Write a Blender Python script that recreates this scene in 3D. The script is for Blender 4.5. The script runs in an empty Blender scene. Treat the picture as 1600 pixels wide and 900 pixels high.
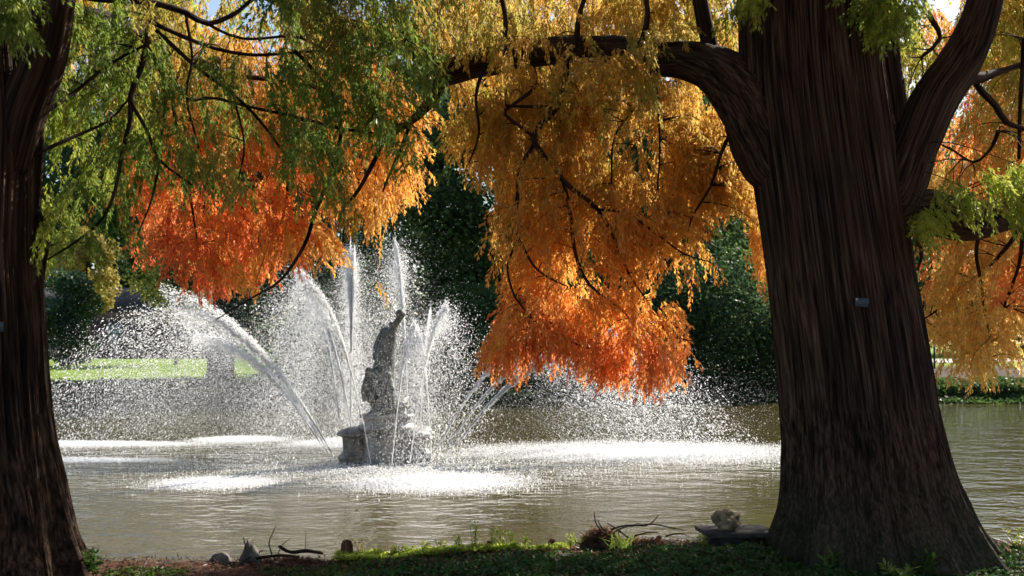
import bpy, bmesh, math, random
import numpy as np
from mathutils import Vector
random.seed(7); RNG = np.random.default_rng(7)
sc = bpy.context.scene
COL = sc.collection
F = 1867.0; HZ = 535.0; CH = 2.1            # focal length in px of a 1600 wide frame, horizon row, camera height over water

# ------------------------------------------------------------------ camera, sky, sun, exposure
cam = bpy.data.cameras.new('camera'); camo = bpy.data.objects.new('camera', cam); COL.objects.link(camo)
cam.sensor_width = 36; cam.lens = 36*F/1600; cam.shift_y = (HZ-450)/1600
cam.clip_start = .1; cam.clip_end = 3000
camo.location = (0, 0, CH); camo.rotation_euler = (math.radians(90), 0, 0)
sc.camera = camo
cam.dof.use_dof = True; cam.dof.focus_distance = 13.5; cam.dof.aperture_fstop = 3.2
AZ, EL = math.radians(42), math.radians(36)
w = bpy.data.worlds.new("World"); sc.world = w; w.use_nodes = True
nt = w.node_tree
sky = nt.nodes.new('ShaderNodeTexSky'); sky.sky_type = 'NISHITA'; sky.sun_disc = False
sky.sun_elevation = EL; sky.sun_rotation = AZ; sky.dust_density = 1.0
nt.links.new(sky.outputs[0], nt.nodes['Background'].inputs[0])
nt.nodes['Background'].inputs[1].default_value = 0.09
sun = bpy.data.lights.new('sun', 'SUN'); sun.energy = 5.0; sun.angle = math.radians(.5); sun.color = (1, .93, .82)
suno = bpy.data.objects.new('sun', sun); COL.objects.link(suno)
S = Vector((math.sin(AZ)*math.cos(EL), math.cos(AZ)*math.cos(EL), math.sin(EL)))
suno.rotation_euler = (-S).to_track_quat('-Z', 'Y').to_euler()
sc.view_settings.view_transform = 'Standard'; sc.view_settings.look = 'None'; sc.view_settings.gamma = 1
sc.view_settings.use_curve_mapping = False
sc.view_settings.exposure = 0.9
sc.cycles.max_bounces = 9; sc.cycles.diffuse_bounces = 8; sc.cycles.glossy_bounces = 3
sc.cycles.transmission_bounces = 4; sc.cycles.transparent_max_bounces = 4
sc.cycles.use_denoising = True
sc.cycles.sample_clamp_indirect = 4; sc.cycles.sample_clamp_direct = 12; sc.cycles.caustics_reflective = False; sc.cycles.caustics_refractive = False

def at(px, py, d): return np.array([(px-800)/F*d, d, CH+(HZ-py)/F*d])

# ------------------------------------------------------------------ helpers
def tag(o, label=None, cat=None, group=None, kind=None):
    if label: o['label'] = label
    if cat: o['category'] = cat
    if group: o['group'] = group
    if kind: o['kind'] = kind
    return o
def empty(name, loc=(0, 0, 0), label=None, cat=None, group=None):
    o = bpy.data.objects.new(name, None); o.empty_display_size = .2
    COL.objects.link(o); o.location = [float(v) for v in loc]
    return tag(o, label, cat, group)
def mesh_obj(name, V, Fc, mat, parent=None, smooth=False, attrs=None, k=None):
    """V (n,3); Fc (m,k) int array, or a list of such arrays"""
    V = np.asarray(V, dtype=np.float32).copy()
    if parent is not None: V -= np.array(parent.location, dtype=np.float32)
    fl = Fc if isinstance(Fc, list) else [Fc]
    fl = [np.asarray(f, dtype=np.int32) for f in fl if len(f)]
    me = bpy.data.meshes.new(name)
    loops = np.concatenate([f.ravel() for f in fl]); tot = np.concatenate([np.full(len(f), f.shape[1], dtype=np.int32) for f in fl])
    start = np.concatenate([[0], np.cumsum(tot)[:-1]]).astype(np.int32)
    me.vertices.add(len(V)); me.vertices.foreach_set('co', V.ravel())
    me.loops.add(len(loops)); me.loops.foreach_set('vertex_index', loops)
    me.polygons.add(len(tot)); me.polygons.foreach_set('loop_start', start); me.polygons.foreach_set('loop_total', tot)
    if smooth: me.polygons.foreach_set('use_smooth', np.ones(len(tot), dtype=bool))
    for an, arr in (attrs or {}).items():
        arr = np.asarray(arr, dtype=np.float32)
        if an == 'Col':
            a = me.attributes.new(an, 'FLOAT_COLOR', 'POINT'); c = np.ones((len(V), 4), dtype=np.float32); c[:, :3] = arr
            a.data.foreach_set('color', c.ravel())
        else:
            a = me.attributes.new(an, 'FLOAT_VECTOR', 'POINT'); a.data.foreach_set('vector', arr.ravel())
    me.update(calc_edges=True); me.validate()
    me.materials.append(mat)
    o = bpy.data.objects.new(name, me); COL.objects.link(o)
    if parent is not None: o.parent = parent
    return o
def vnoise(p, seed=0):
    """value noise of (n,3) points in -1..1"""
    p = np.asarray(p, dtype=np.float64); i = np.floor(p).astype(np.int64); f = p-i; f = f*f*(3-2*f)
    def h(a, b, c):
        n = (a*374761393+b*668265263+c*1274126177+seed*974711) & 0xffffffff
        n = ((n ^ (n >> 13))*1103515245) & 0xffffffff; n = (n ^ (n >> 16)) & 0xffff
        return n/32767.5-1
    r = 0
    for dx in (0, 1):
        for dy in (0, 1):
            for dz in (0, 1):
                wgt = (f[:, 0] if dx else 1-f[:, 0])*(f[:, 1] if dy else 1-f[:, 1])*(f[:, 2] if dz else 1-f[:, 2])
                r = r+wgt*h(i[:, 0]+dx, i[:, 1]+dy, i[:, 2]+dz)
    return r
def fbm(p, seed=0, o=3):
    p = np.asarray(p, float); return sum(vnoise(p*2**k, seed+k)/2**k for k in range(o))
def smooth_path(P, R, step):
    P = np.asarray(P, float); R = np.asarray(R, float)
    Q = np.vstack([2*P[0]-P[1], P, 2*P[-1]-P[-2]]); out = []; ro = []
    for i in range(len(P)-1):
        p0, p1, p2, p3 = Q[i:i+4]; n = max(2, int(np.linalg.norm(p2-p1)/step))
        for t in np.arange(n)/n:
            out.append(.5*((2*p1)+(-p0+p2)*t+(2*p0-5*p1+4*p2-p3)*t*t+(-p0+3*p1-3*p2+p3)*t**3)); ro.append(R[i]*(1-t)+R[i+1]*t)
    out.append(P[-1]); ro.append(R[-1])
    return np.array(out), np.array(ro)
def tube_data(P, R, n=8, rough=0., seed=0, step=None, wob=0.):
    """returns V, quads, bark coords"""
    if step: P, R = smooth_path(P, R, step)
    P = np.asarray(P, float).copy()
    if wob: P[1:] += wob*np.stack([vnoise(P[1:]*2.5+k*9, seed+k) for k in range(3)], 1)
    T = np.gradient(P, axis=0); T /= np.linalg.norm(T, axis=1)[:, None]+1e-9
    u = np.cross(T[0], [0.3, 1, .2]); u /= np.linalg.norm(u); U = []
    for t in T:
        u = u-t*np.dot(u, t); u /= np.linalg.norm(u)+1e-9; U.append(u)
    U = np.array(U); W = np.cross(T, U)
    th = np.arange(n)/n*2*np.pi; L = np.concatenate([[0], np.cumsum(np.linalg.norm(np.diff(P, axis=0), axis=1))])
    c, s = np.cos(th), np.sin(th); m = len(P)
    bc = np.stack([np.outer(R, c), np.outer(R, s), np.outer(L, np.ones(n))], -1).reshape(-1, 3)
    r = np.outer(R, np.ones(n))
    if rough:
        q = np.stack([np.outer(np.ones(m), c)*3, np.outer(np.ones(m), s)*3, np.outer(L, np.ones(n))*1.6], -1).reshape(-1, 3)
        r = r*(1+rough*(fbm(q, seed)+.5*vnoise(q*[4, 4, 1.5], seed+5)).reshape(m, n))
    V = (P[:, None]+r[..., None]*(U[:, None]*c[None, :, None]+W[:, None]*s[None, :, None])).reshape(-1, 3)
    i = np.arange(m-1)[:, None]*n; j = np.arange(n)[None]
    q = np.stack([i+j, i+(j+1) % n, i+n+(j+1) % n, i+n+j], -1).reshape(-1, 4)
    V = np.vstack([V, P[:1], P[-1:]]); bc = np.vstack([bc, [[0, 0, 0]], [[0, 0, L[-1]]]]); a = m*n
    j = np.arange(n); tri = np.vstack([np.stack([(j+1) % n, j, np.full(n, a)], 1), np.stack([(m-1)*n+j, (m-1)*n+(j+1) % n, np.full(n, a+1)], 1)])
    return V, q, tri, bc
class Acc:
    def __init__(s): s.V = []; s.Q = []; s.T = []; s.B = []; s.C = []; s.n = 0
    def tube(s, P, R, **k):
        V, q, t, b = tube_data(P, R, **k); s.V.append(V); s.Q.append(q+s.n); s.T.append(t+s.n); s.B.append(b); s.n += len(V)
    def build(s, name, mat, parent=None):
        return mesh_obj(name, np.vstack(s.V), [np.vstack(s.Q), np.vstack(s.T)], mat, parent, True, {'bark': np.vstack(s.B)})
def unit(v): return v/(np.linalg.norm(v, axis=-1, keepdims=True)+1e-9)

def diamonds(base, dirn, side, length, width, bend=None):
    """leaf blades: base, direction, side vectors -> quads (bent a little)"""
    n = len(base); l = length[:, None]; wv = side*width[:, None]*.5
    mid = base+dirn*l*.5; tip = base+dirn*l
    if bend is not None: tip = tip+bend*l
    V = np.stack([base, mid+wv, tip, mid-wv], 1).reshape(-1, 3)
    return V, (np.arange(n)[:, None]*4+np.arange(4)[None])

# ------------------------------------------------------------------ materials
def newmat(name):
    m = bpy.data.materials.new(name); m.use_nodes = True; m.node_tree.nodes.clear(); N = m.node_tree.nodes; L = m.node_tree.links
    out = N.new('ShaderNodeOutputMaterial'); return m, N, L, out
def mapping(N, L, src, scale):
    mp = N.new('ShaderNodeMapping'); mp.inputs['Scale'].default_value = scale; L.new(src, mp.inputs[0]); return mp.outputs[0]
def noise(N, L, vec, scale, detail=4, rough=.6, dist=0):
    n = N.new('ShaderNodeTexNoise'); n.inputs['Scale'].default_value = scale; n.inputs['Detail'].default_value = detail
    n.inputs['Roughness'].default_value = rough; n.inputs['Distortion'].default_value = dist
    if vec is not None: L.new(vec, n.inputs['Vector'])
    return n.outputs['Fac']
def ramp(N, L, fac, stops):
    r = N.new('ShaderNodeValToRGB'); e = r.color_ramp.elements
    while len(e) < len(stops): e.new(.5)
    for el, (p, c) in zip(e, stops): el.position = p; el.color = (*c, 1)
    L.new(fac, r.inputs[0]); return r.outputs[0]
def bumpn(N, L, h, strength, dist):
    b = N.new('ShaderNodeBump'); b.inputs['Strength'].default_value = strength; b.inputs['Distance'].default_value = dist
    L.new(h, b.inputs['Height']); return b.outputs[0]
def leaf_mat(name, trans=.5, rough=.55, gain=1.0, spec=.25):
    m, N, L, out = newmat(name)
    a = N.new('ShaderNodeAttribute'); a.attribute_name = 'Col'
    pb = N.new('ShaderNodeBsdfPrincipled'); pb.inputs['Roughness'].default_value = rough; pb.inputs['Specular IOR Level'].default_value = spec
    L.new(a.outputs['Color'], pb.inputs['Base Color'])
    t = N.new('ShaderNodeBsdfTranslucent'); L.new(a.outputs['Color'], t.inputs[0])
    mx = N.new('ShaderNodeMixShader'); mx.inputs[0].default_value = trans
    L.new(pb.outputs[0], mx.inputs[1]); L.new(t.outputs[0], mx.inputs[2]); L.new(mx.outputs[0], out.inputs[0]); return m
def bark_mat(name, dark, mid, light, sx=26, sz=1.3, moss=None, strength=.9):
    m, N, L, out = newmat(name)
    a = N.new('ShaderNodeAttribute'); a.attribute_name = 'bark'
    v1 = mapping(N, L, a.outputs['Vector'], (sx, sx, sz)); n1 = noise(N, L, v1, 1.0, 4, .6, .25)
    v2 = mapping(N, L, a.outputs['Vector'], (sx*.35, sx*.35, sz*.5)); n2 = noise(N, L, v2, 1.0, 3, .5, .3)
    v3 = mapping(N, L, a.outputs['Vector'], (1.6, 1.6, .8)); n3 = noise(N, L, v3, 1.0, 3, .6)
    c1 = ramp(N, L, n1, [(.34, dark), (.48, mid), (.68, light)])
    c3 = ramp(N, L, n3, [(.35, (.62, .6, .6)), (.62, (1.25, 1.15, 1.05))])
    mu = N.new('ShaderNodeMix'); mu.data_type = 'RGBA'; mu.blend_type = 'MULTIPLY'; mu.inputs[0].default_value = 1
    L.new(c1, mu.inputs[6]); L.new(c3, mu.inputs[7])
    c2 = ramp(N, L, n2, [(.40, (.35, .33, .32)), (.52, (1, 1, 1))]); mf = N.new('ShaderNodeMix'); mf.data_type = 'RGBA'; mf.blend_type = 'MULTIPLY'; mf.inputs[0].default_value = 1
    L.new(mu.outputs[2], mf.inputs[6]); L.new(c2, mf.inputs[7]); col = mf.outputs[2]
    if moss:
        sep = N.new('ShaderNodeSeparateXYZ'); g = N.new('ShaderNodeNewGeometry'); L.new(g.outputs['Position'], sep.inputs[0])
        mr = N.new('ShaderNodeMapRange'); mr.inputs[1].default_value = 1.25; mr.inputs[2].default_value = .3; mr.inputs[3].default_value = 0; mr.inputs[4].default_value = 1.1
        L.new(sep.outputs[2], mr.inputs[0])
        nn = noise(N, L, a.outputs['Vector'], 3.0, 3); ml = N.new('ShaderNodeMath'); ml.operation = 'MULTIPLY'; L.new(mr.outputs[0], ml.inputs[0]); L.new(nn, ml.inputs[1])
        m2 = N.new('ShaderNodeMix'); m2.data_type = 'RGBA'; L.new(ml.outputs[0], m2.inputs[0]); L.new(col, m2.inputs[6]); m2.inputs[7].default_value = (*moss, 1); col = m2.outputs[2]
    ad = N.new('ShaderNodeMath'); ad.operation = 'ADD'; L.new(n1, ad.inputs[0]); L.new(n2, ad.inputs[1])
    pb = N.new('ShaderNodeBsdfPrincipled'); pb.inputs['Roughness'].default_value = .9; pb.inputs['Specular IOR Level'].default_value = .15
    L.new(col, pb.inputs['Base Color']); L.new(bumpn(N, L, ad.outputs[0], strength, .035), pb.inputs['Normal']); L.new(pb.outputs[0], out.inputs[0]); return m
def plain_mat(name, c1, c2, scale=8, rough=.8, bump=.4, dist=.02, metal=0., stops=(.35, .65)):
    m, N, L, out = newmat(name); tc = N.new('ShaderNodeTexCoord')
    n = noise(N, L, tc.outputs['Object'], scale, 5)
    pb = N.new('ShaderNodeBsdfPrincipled'); pb.inputs['Roughness'].default_value = rough; pb.inputs['Metallic'].default_value = metal
    L.new(ramp(N, L, n, [(stops[0], c1), (stops[1], c2)]), pb.inputs['Base Color'])
    L.new(bumpn(N, L, n, bump, dist), pb.inputs['Normal']); L.new(pb.outputs[0], out.inputs[0]); return m

M_bark = bark_mat('cypress_bark', (.012, .008, .006), (.065, .040, .028), (.14, .102, .076), 85, 1.2, moss=(.045, .06, .035))
M_bark_l = bark_mat('left_bark', (.014, .008, .005), (.048, .028, .019), (.125, .078, .054), 50, 1.0)
M_branch = bark_mat('branch_bark', (.018, .011, .008), (.06, .038, .027), (.12, .085, .065), 30, 3)
M_farbark = bark_mat('far_bark', (.03, .022, .018), (.08, .065, .055), (.14, .12, .1), 10, 1)
M_leaf = leaf_mat('needle_sprays', .64, .45, spec=.4)
M_bgleaf = leaf_mat('broad_leaves', .5, .5, spec=.3)
M_ivy = leaf_mat('ivy_leaves', .35, .6, spec=.22)
def water_mat():
    m, N, L, out = newmat('pond_water'); g = N.new('ShaderNodeNewGeometry')
    v = mapping(N, L, g.outputs['Position'], (1, 1.25, 1))
    n1 = noise(N, L, v, .9, 2, .5, .4); n2 = noise(N, L, v, 3.4, 2, .5, .5); n3 = noise(N, L, v, 11, 2, .5, .3)
    def mad(a, k, b):
        x = N.new('ShaderNodeMath'); x.operation = 'MULTIPLY_ADD'; L.new(a, x.inputs[0]); x.inputs[1].default_value = k
        if b is None: x.inputs[2].default_value = 0
        else: L.new(b, x.inputs[2])
        return x.outputs[0]
    h = mad(n1, .8, mad(n2, .42, mad(n3, .07, None)))
    pb = N.new('ShaderNodeBsdfPrincipled'); pb.inputs['Roughness'].default_value = .03; pb.inputs['IOR'].default_value = 1.34
    pb.inputs['Specular IOR Level'].default_value = .5
    L.new(ramp(N, L, noise(N, L, g.outputs['Position'], .3, 2), [(.3, (.064, .052, .013)), (.7, (.09, .074, .022))]), pb.inputs['Base Color'])
    L.new(bumpn(N, L, h, 1.0, .075), pb.inputs['Normal']); L.new(pb.outputs[0], out.inputs[0]); return m
M_water = water_mat()
def drop_mat(name, TR):
    m, N, L, out = newmat(name)
    d = N.new('ShaderNodeBsdfDiffuse'); d.inputs[0].default_value = (.985, .988, .99, 1)
    t = N.new('ShaderNodeBsdfTranslucent'); t.inputs[0].default_value = (.985, .988, .99, 1)
    gl = N.new('ShaderNodeBsdfGlossy'); gl.inputs['Roughness'].default_value = .25
    mx = N.new('ShaderNodeMixShader'); mx.inputs[0].default_value = TR; L.new(d.outputs[0], mx.inputs[1]); L.new(t.outputs[0], mx.inputs[2])
    m2 = N.new('ShaderNodeMixShader'); m2.inputs[0].default_value = .12; L.new(mx.outputs[0], m2.inputs[1]); L.new(gl.outputs[0], m2.inputs[2])
    L.new(m2.outputs[0], out.inputs[0]); return m
M_drop = drop_mat('water_drops', .62); M_foam = drop_mat('white_foam', .05); M_stream = drop_mat('water_stream', .88)

# ------------------------------------------------------------------ ground, water
CR = np.array([[-30, 8.6], [-6, 9.0], [-3.3, 9.2], [-2.3, 9.25], [-1, 9.75], [.5, 9.95], [1.6, 10.05], [3, 10.35], [4.2, 10.3], [6, 10.2], [30, 12]])
def crest(x): return np.interp(x, CR[:, 0], CR[:, 1])
def far_shore(x): return 41.5+1.2*np.sin(x*.13+1)+.5*np.sin(x*.41)-np.clip(-x-9, 0, 20)*.12
def gz(x, y):
    x = np.asarray(x, float); y = np.asarray(y, float)
    p = np.stack([x, y, 0*x], -1).reshape(-1, 3)
    nz = (fbm(p*1.3, 3)*.03+vnoise(p*6, 9)*.012).reshape(x.shape)
    near = .40+.02*np.sin(x*1.1)+nz
    t = np.clip((y-crest(x))/.55, 0, 1); t = t*t*(3-2*t)
    z = near*(1-t)-.7*t
    fs = far_shore(x); t2 = np.clip((y-fs+.7)/1.2, 0, 1); t2 = t2*t2*(3-2*t2)
    farz = .42+.5*np.clip((y-fs)/20, 0, 1)+.12*np.clip((y-fs-20)/20, 0, 1)+nz*1.5
    z = np.where(y > 25, -.7*(1-t2)+farz*t2, z)
    side = np.clip((np.abs(x)-34)/4, 0, 1); z = np.where((y > 10) & (y < 60), np.maximum(z, -.7+side*1.3), z)
    return z
def ground_mat():
    m, N, L, out = newmat('ground_soil'); g = N.new('ShaderNodeNewGeometry'); sep = N.new('ShaderNodeSeparateXYZ'); L.new(g.outputs['Position'], sep.inputs[0])
    pos = g.outputs['Position']
    soil = ramp(N, L, noise(N, L, pos, 22, 6, .7), [(.3, (.035, .018, .012)), (.5, (.11, .055, .035)), (.72, (.22, .13, .085))])
    grass = ramp(N, L, noise(N, L, pos, 3, 6, .7), [(.3, (.13, .20, .03)), (.55, (.22, .32, .05)), (.75, (.33, .38, .10))])
    dirt = ramp(N, L, noise(N, L, pos, 4, 5, .7), [(.35, (.05, .035, .025)), (.7, (.16, .115, .085))])
    def maprange(src, a, b):
        r = N.new('ShaderNodeMapRange'); r.inputs[1].default_value = a; r.inputs[2].default_value = b; L.new(src, r.inputs[0]); return r.outputs[0]
    def mixc(f, a, b):
        x = N.new('ShaderNodeMix'); x.data_type = 'RGBA'; L.new(f, x.inputs[0]); L.new(a, x.inputs[6]); L.new(b, x.inputs[7]); return x.outputs[2]
    def op(o, a, b):
        x = N.new('ShaderNodeMath'); x.operation = o
        for k, v in ((0, a), (1, b)):
            if isinstance(v, (int, float)): x.inputs[k].default_value = v
            else: L.new(v, x.inputs[k])
        return x.outputs[0]
    yn = op('ADD', sep.outputs[1], op('MULTIPLY', noise(N, L, pos, .25, 3), 6.0))
    bare = op('MULTIPLY', maprange(sep.outputs[0], 2, 8), op('SUBTRACT', 1, maprange(yn, 62, 66)))   # bare soil on the right-hand far bank
    bare = op('MAXIMUM', bare, op('SUBTRACT', 1, maprange(yn, 44.5, 46.5)))
    farc = mixc(bare, grass, dirt)
    c = mixc(maprange(sep.outputs[1], 24, 26), soil, farc)
    pb = N.new('ShaderNodeBsdfPrincipled'); pb.inputs['Roughness'].default_value = .95; pb.inputs['Specular IOR Level'].default_value = .1
    L.new(c, pb.inputs['Base Color']); L.new(bumpn(N, L, noise(N, L, pos, 30, 5, .7), .8, .03), pb.inputs['Normal']); L.new(pb.outputs[0], out.inputs[0]); return m
M_ground = ground_mat()
def grid(xs, ys, zf):
    X, Y = np.meshgrid(xs, ys); Z = zf(X, Y); V = np.stack([X, Y, Z], -1).reshape(-1, 3); nx = len(xs)
    i = np.arange(len(ys)-1)[:, None]*nx; j = np.arange(nx-1)[None]
    return V, np.stack([i+j, i+j+1, i+nx+j+1, i+nx+j], -1).reshape(-1, 4)
xs = np.concatenate([[-1500, -700, -300, -120, -70], np.arange(-45, -7, .9), np.arange(-7, 7.5, .06), np.arange(7.6, 46, .9), [70, 120, 300, 700, 1500]])
ys = np.concatenate([[-600, -200, -60, -20, -5, 0, 3, 5], np.arange(6, 7.5, .2), np.arange(7.5, 11.6, .05), [12, 13, 16, 20, 25, 25.1, 30, 35, 37], np.arange(38, 48, .25), np.arange(48, 90, 1.5), [100, 120, 160, 220, 350, 700, 1500, 2600]])
V, q = grid(xs, ys, gz); tag(mesh_obj('ground', V, q, M_ground, smooth=True), kind='structure')
V, q = grid(np.array([-60., 60]), np.array([8., 60]), lambda x, y: x*0)
tag(mesh_obj('water', V, q, M_water), kind='structure')
# path on the right-hand far bank
M_path = plain_mat('path_gravel', (.42, .36, .32), (.55, .48, .43), 3, .95, .3)
px_ = np.linspace(8, 80, 40)
def pathy(x, k): return 64+.35*(x-20)*.25+3*np.sin(x*.05)+k
Xp = np.repeat(px_[:, None], 6, 1); Yp = pathy(Xp, np.linspace(0, 9, 6)[None]); Zp = gz(Xp, Yp)
Zp = np.maximum(Zp, .80+.01*np.arange(6)[None])+.05
i = np.arange(39)[:, None]*6; j = np.arange(5)[None]
tag(mesh_obj('path', np.stack([Xp, Yp, Zp], -1).reshape(-1, 3), np.stack([i+j, i+6+j, i+7+j, i+j+1], -1).reshape(-1, 4), M_path, smooth=True), kind='structure')

# ------------------------------------------------------------------ big trunks
def trunk_data(tab, d, depthf=.95, nth=560, nz=330, seed=1, ztop=9.0, nb=9, bamp=.20):
    """tab rows: (py, left px, right px) at distance d; fluted column with buttressed foot"""
    tab = np.array(tab, float); zz = CH+(HZ-tab[:, 0])/F*d; o = np.argsort(zz); zz = zz[o]
    l = ((tab[:, 1]-800)/F*d)[o]; r = ((tab[:, 2]-800)/F*d)[o]
    z = np.concatenate([np.linspace(zz[0]-.25, 1.6, nz//2), np.linspace(1.6, ztop, nz//2+1)[1:]])
    def ext(a):
        y = np.interp(z, zz, a); top = z > zz[-1]; y[top] = a[-1]+(z[top]-zz[-1])*(a[-1]-np.interp(zz[-1]-1, zz, a)); return y
    L_, R_ = ext(l), ext(r); k = np.ones(9)/9
    pad = lambda a: np.convolve(np.pad(a, 4, 'edge'), k, 'valid')
    L_, R_ = pad(L_), pad(R_); cx = (L_+R_)/2; rad = (R_-L_)/2
    th = np.arange(nth)/nth*2*np.pi; Z = np.repeat(z[:, None], nth, 1); TH = np.repeat(th[None], nz if len(z) == nz else len(z), 0)
    base = np.clip((1.7-Z)/1.5, 0, 1)**1.7
    g = np.random.default_rng(seed); ph = g.uniform(0, 6.28, 8)
    # buttress lobes that fan out towards the ground
    lob = 0
    for kf, amp in ((nb, .55), (nb*2+1, .25), (nb//2, .4)):
        lob = lob+amp*(np.abs(np.sin(TH*kf/2+ph[kf % 8]+.25*np.sin(Z*1.3+ph[2])))*-2+1.27)
    fl = 1+base*bamp*lob+.030*np.clip(1.0-base, 0, 1)*lob
    per = np.stack([np.cos(TH), np.sin(TH), Z*.0], -1)
    q1 = per*6+np.stack([0*Z, 0*Z, Z*.55], -1); q2 = per*24+np.stack([0*Z, 0*Z, Z*.55], -1); q3 = per*62+np.stack([0*Z, 0*Z, Z*1.0], -1); q4 = per*1.3+np.stack([0*Z, 0*Z, Z*1.1], -1)
    sh = Z.shape
    rough = .032*vnoise(q1.reshape(-1, 3), seed).reshape(sh)+.034*(.6-2*np.abs(vnoise(q2.reshape(-1, 3), seed+2).reshape(sh)))+.020*vnoise(q3.reshape(-1, 3), seed+4).reshape(sh)+.035*vnoise(q4.reshape(-1, 3), seed+6).reshape(sh)
    Rr = rad[:, None]*(fl+rough); xr = Rr*np.cos(TH)
    X = cx[:, None]+xr; Y = d+Rr*np.sin(TH)*depthf
    V = np.stack([X, Y, Z], -1).reshape(-1, 3)
    bc = np.stack([rad[:, None]*np.cos(TH), rad[:, None]*np.sin(TH), Z], -1).reshape(-1, 3)
    m = len(z); i = np.arange(m-1)[:, None]*nth; j = np.arange(nth)[None]
    return V, np.stack([i+j, i+(j+1) % nth, i+nth+(j+1) % nth, i+nth+j], -1).reshape(-1, 4), bc
D1 = 9.5
TR = [(-200, 1140, 1352), (0, 1158, 1370), (100, 1160, 1378), (200, 1168, 1390), (300, 1184, 1404), (400, 1198, 1418), (500, 1208, 1436), (600, 1220, 1453), (650, 1222, 1462), (700, 1225, 1476), (750, 1225, 1488), (800, 1222, 1508), (830, 1216, 1522), (860, 1208, 1540), (885, 1200, 1556)]
rtree = empty('swamp_cypress', at(1380, 868, D1), 'massive cypress with fluted flaring trunk on the right, golden and orange drooping foliage', 'tree', 'old cypresses on the near bank')
V, q, bc = trunk_data(TR, D1, seed=3, nb=11, bamp=.13)
mesh_obj('trunk', V, q, M_bark, rtree, True, {'bark': bc})
D2 = 8.6
TL = [(-200, -180, 30), (0, -180, 44), (100, -178, 50), (200, -176, 58), (300, -176, 52), (400, -178, 50), (500, -178, 60), (600, -182, 66), (700, -190, 78), (800, -205, 96), (850, -220, 106), (880, -240, 116), (905, -250, 124)]
ltree = empty('swamp_cypress', at(-60, 885, D2), 'dark cypress trunk at the left edge with green hanging foliage and red outer bough', 'tree', 'old cypresses on the near bank')
V, q, bc = trunk_data(TL, D2, seed=11, nb=11, bamp=.15)
mesh_obj('trunk', V, q, M_bark_l, ltree, True, {'bark': bc})

def limb(acc, pts, n=10, rough=.05, seed=0, step=.1, wob=.0, store=None):
    """pts rows: px, py, d, radius in px"""
    P = np.array([at(a, b, d) for a, b, d, r in pts]); R = np.array([(r if r > 8 or n < 8 or rough != .05 else r*.68)/F*d for a, b, d, r in pts])
    acc.tube(P, R, n=n, rough=rough, seed=seed, step=step, wob=wob)
    if store is not None: store.append(smooth_path(P, R, .15)[0])
    return P
def limb_obj(name, parent, mat, *a, **k):
    ac = Acc(); limb(ac, *a, **k); return ac.build(name, mat, parent)

RB = []; LB = []; QB = []; RR = []       # skeleton points that foliage clusters hang from
# right tree limbs
limb_obj('limb', rtree, M_bark, [(1290, 330, 9.5, 50), (1222, 245, 9.5, 58), (1168, 160, 9.5, 47), (1112, 108, 9.6, 34), (1040, 90, 9.9, 27), (950, 78, 10.2, 21), (850, 82, 10.5, 20), (770, 96, 10.8, 21), (700, 116, 11, 19), (684, 118, 11, 12)], n=40, rough=.12, wob=.03, seed=4, step=.04, store=RB)
limb_obj('limb', rtree, M_bark, [(705, 118, 11, 17), (660, 82, 11, 19), (600, 56, 11.2, 16), (540, 42, 11.4, 14), (480, 18, 11.6, 12), (400, -15, 11.8, 9)], n=24, rough=.07, seed=5, step=.05, store=RB)
limb_obj('limb', rtree, M_bark, [(1340, 360, 9.5, 50), (1400, 300, 9.45, 42), (1432, 225, 9.4, 37), (1462, 155, 9.4, 37), (1500, 98, 9.4, 34), (1530, 30, 9.4, 28), (1552, -60, 9.4, 25)], n=36, rough=.07, seed=6, step=.04, store=RR)
limb_obj('limb', rtree, M_bark, [(1340, 345, 9.7, 40), (1400, 335, 9.7, 36), (1450, 332, 9.8, 36), (1510, 345, 9.9, 30), (1560, 338, 10, 24), (1650, 315, 10.2, 20), (1760, 300, 10.6, 12)], n=30, rough=.10, seed=7, step=.05, store=RR)
limb_obj('limb', rtree, M_bark, [(1330, 420, 9.75, 40), (1372, 300, 9.9, 36), (1388, 190, 10, 30), (1376, 80, 10, 30), (1372, -60, 10, 30), (1390, -300, 10.2, 24)], n=30, rough=.06, seed=8, step=.06, store=RR)
limb_obj('limb', rtree, M_bark, [(1118, 100, 9.7, 12), (1104, 50, 9.7, 13), (1092, -10, 9.7, 12), (1080, -90, 9.7, 11)], n=16, seed=9, store=RB)
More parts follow.
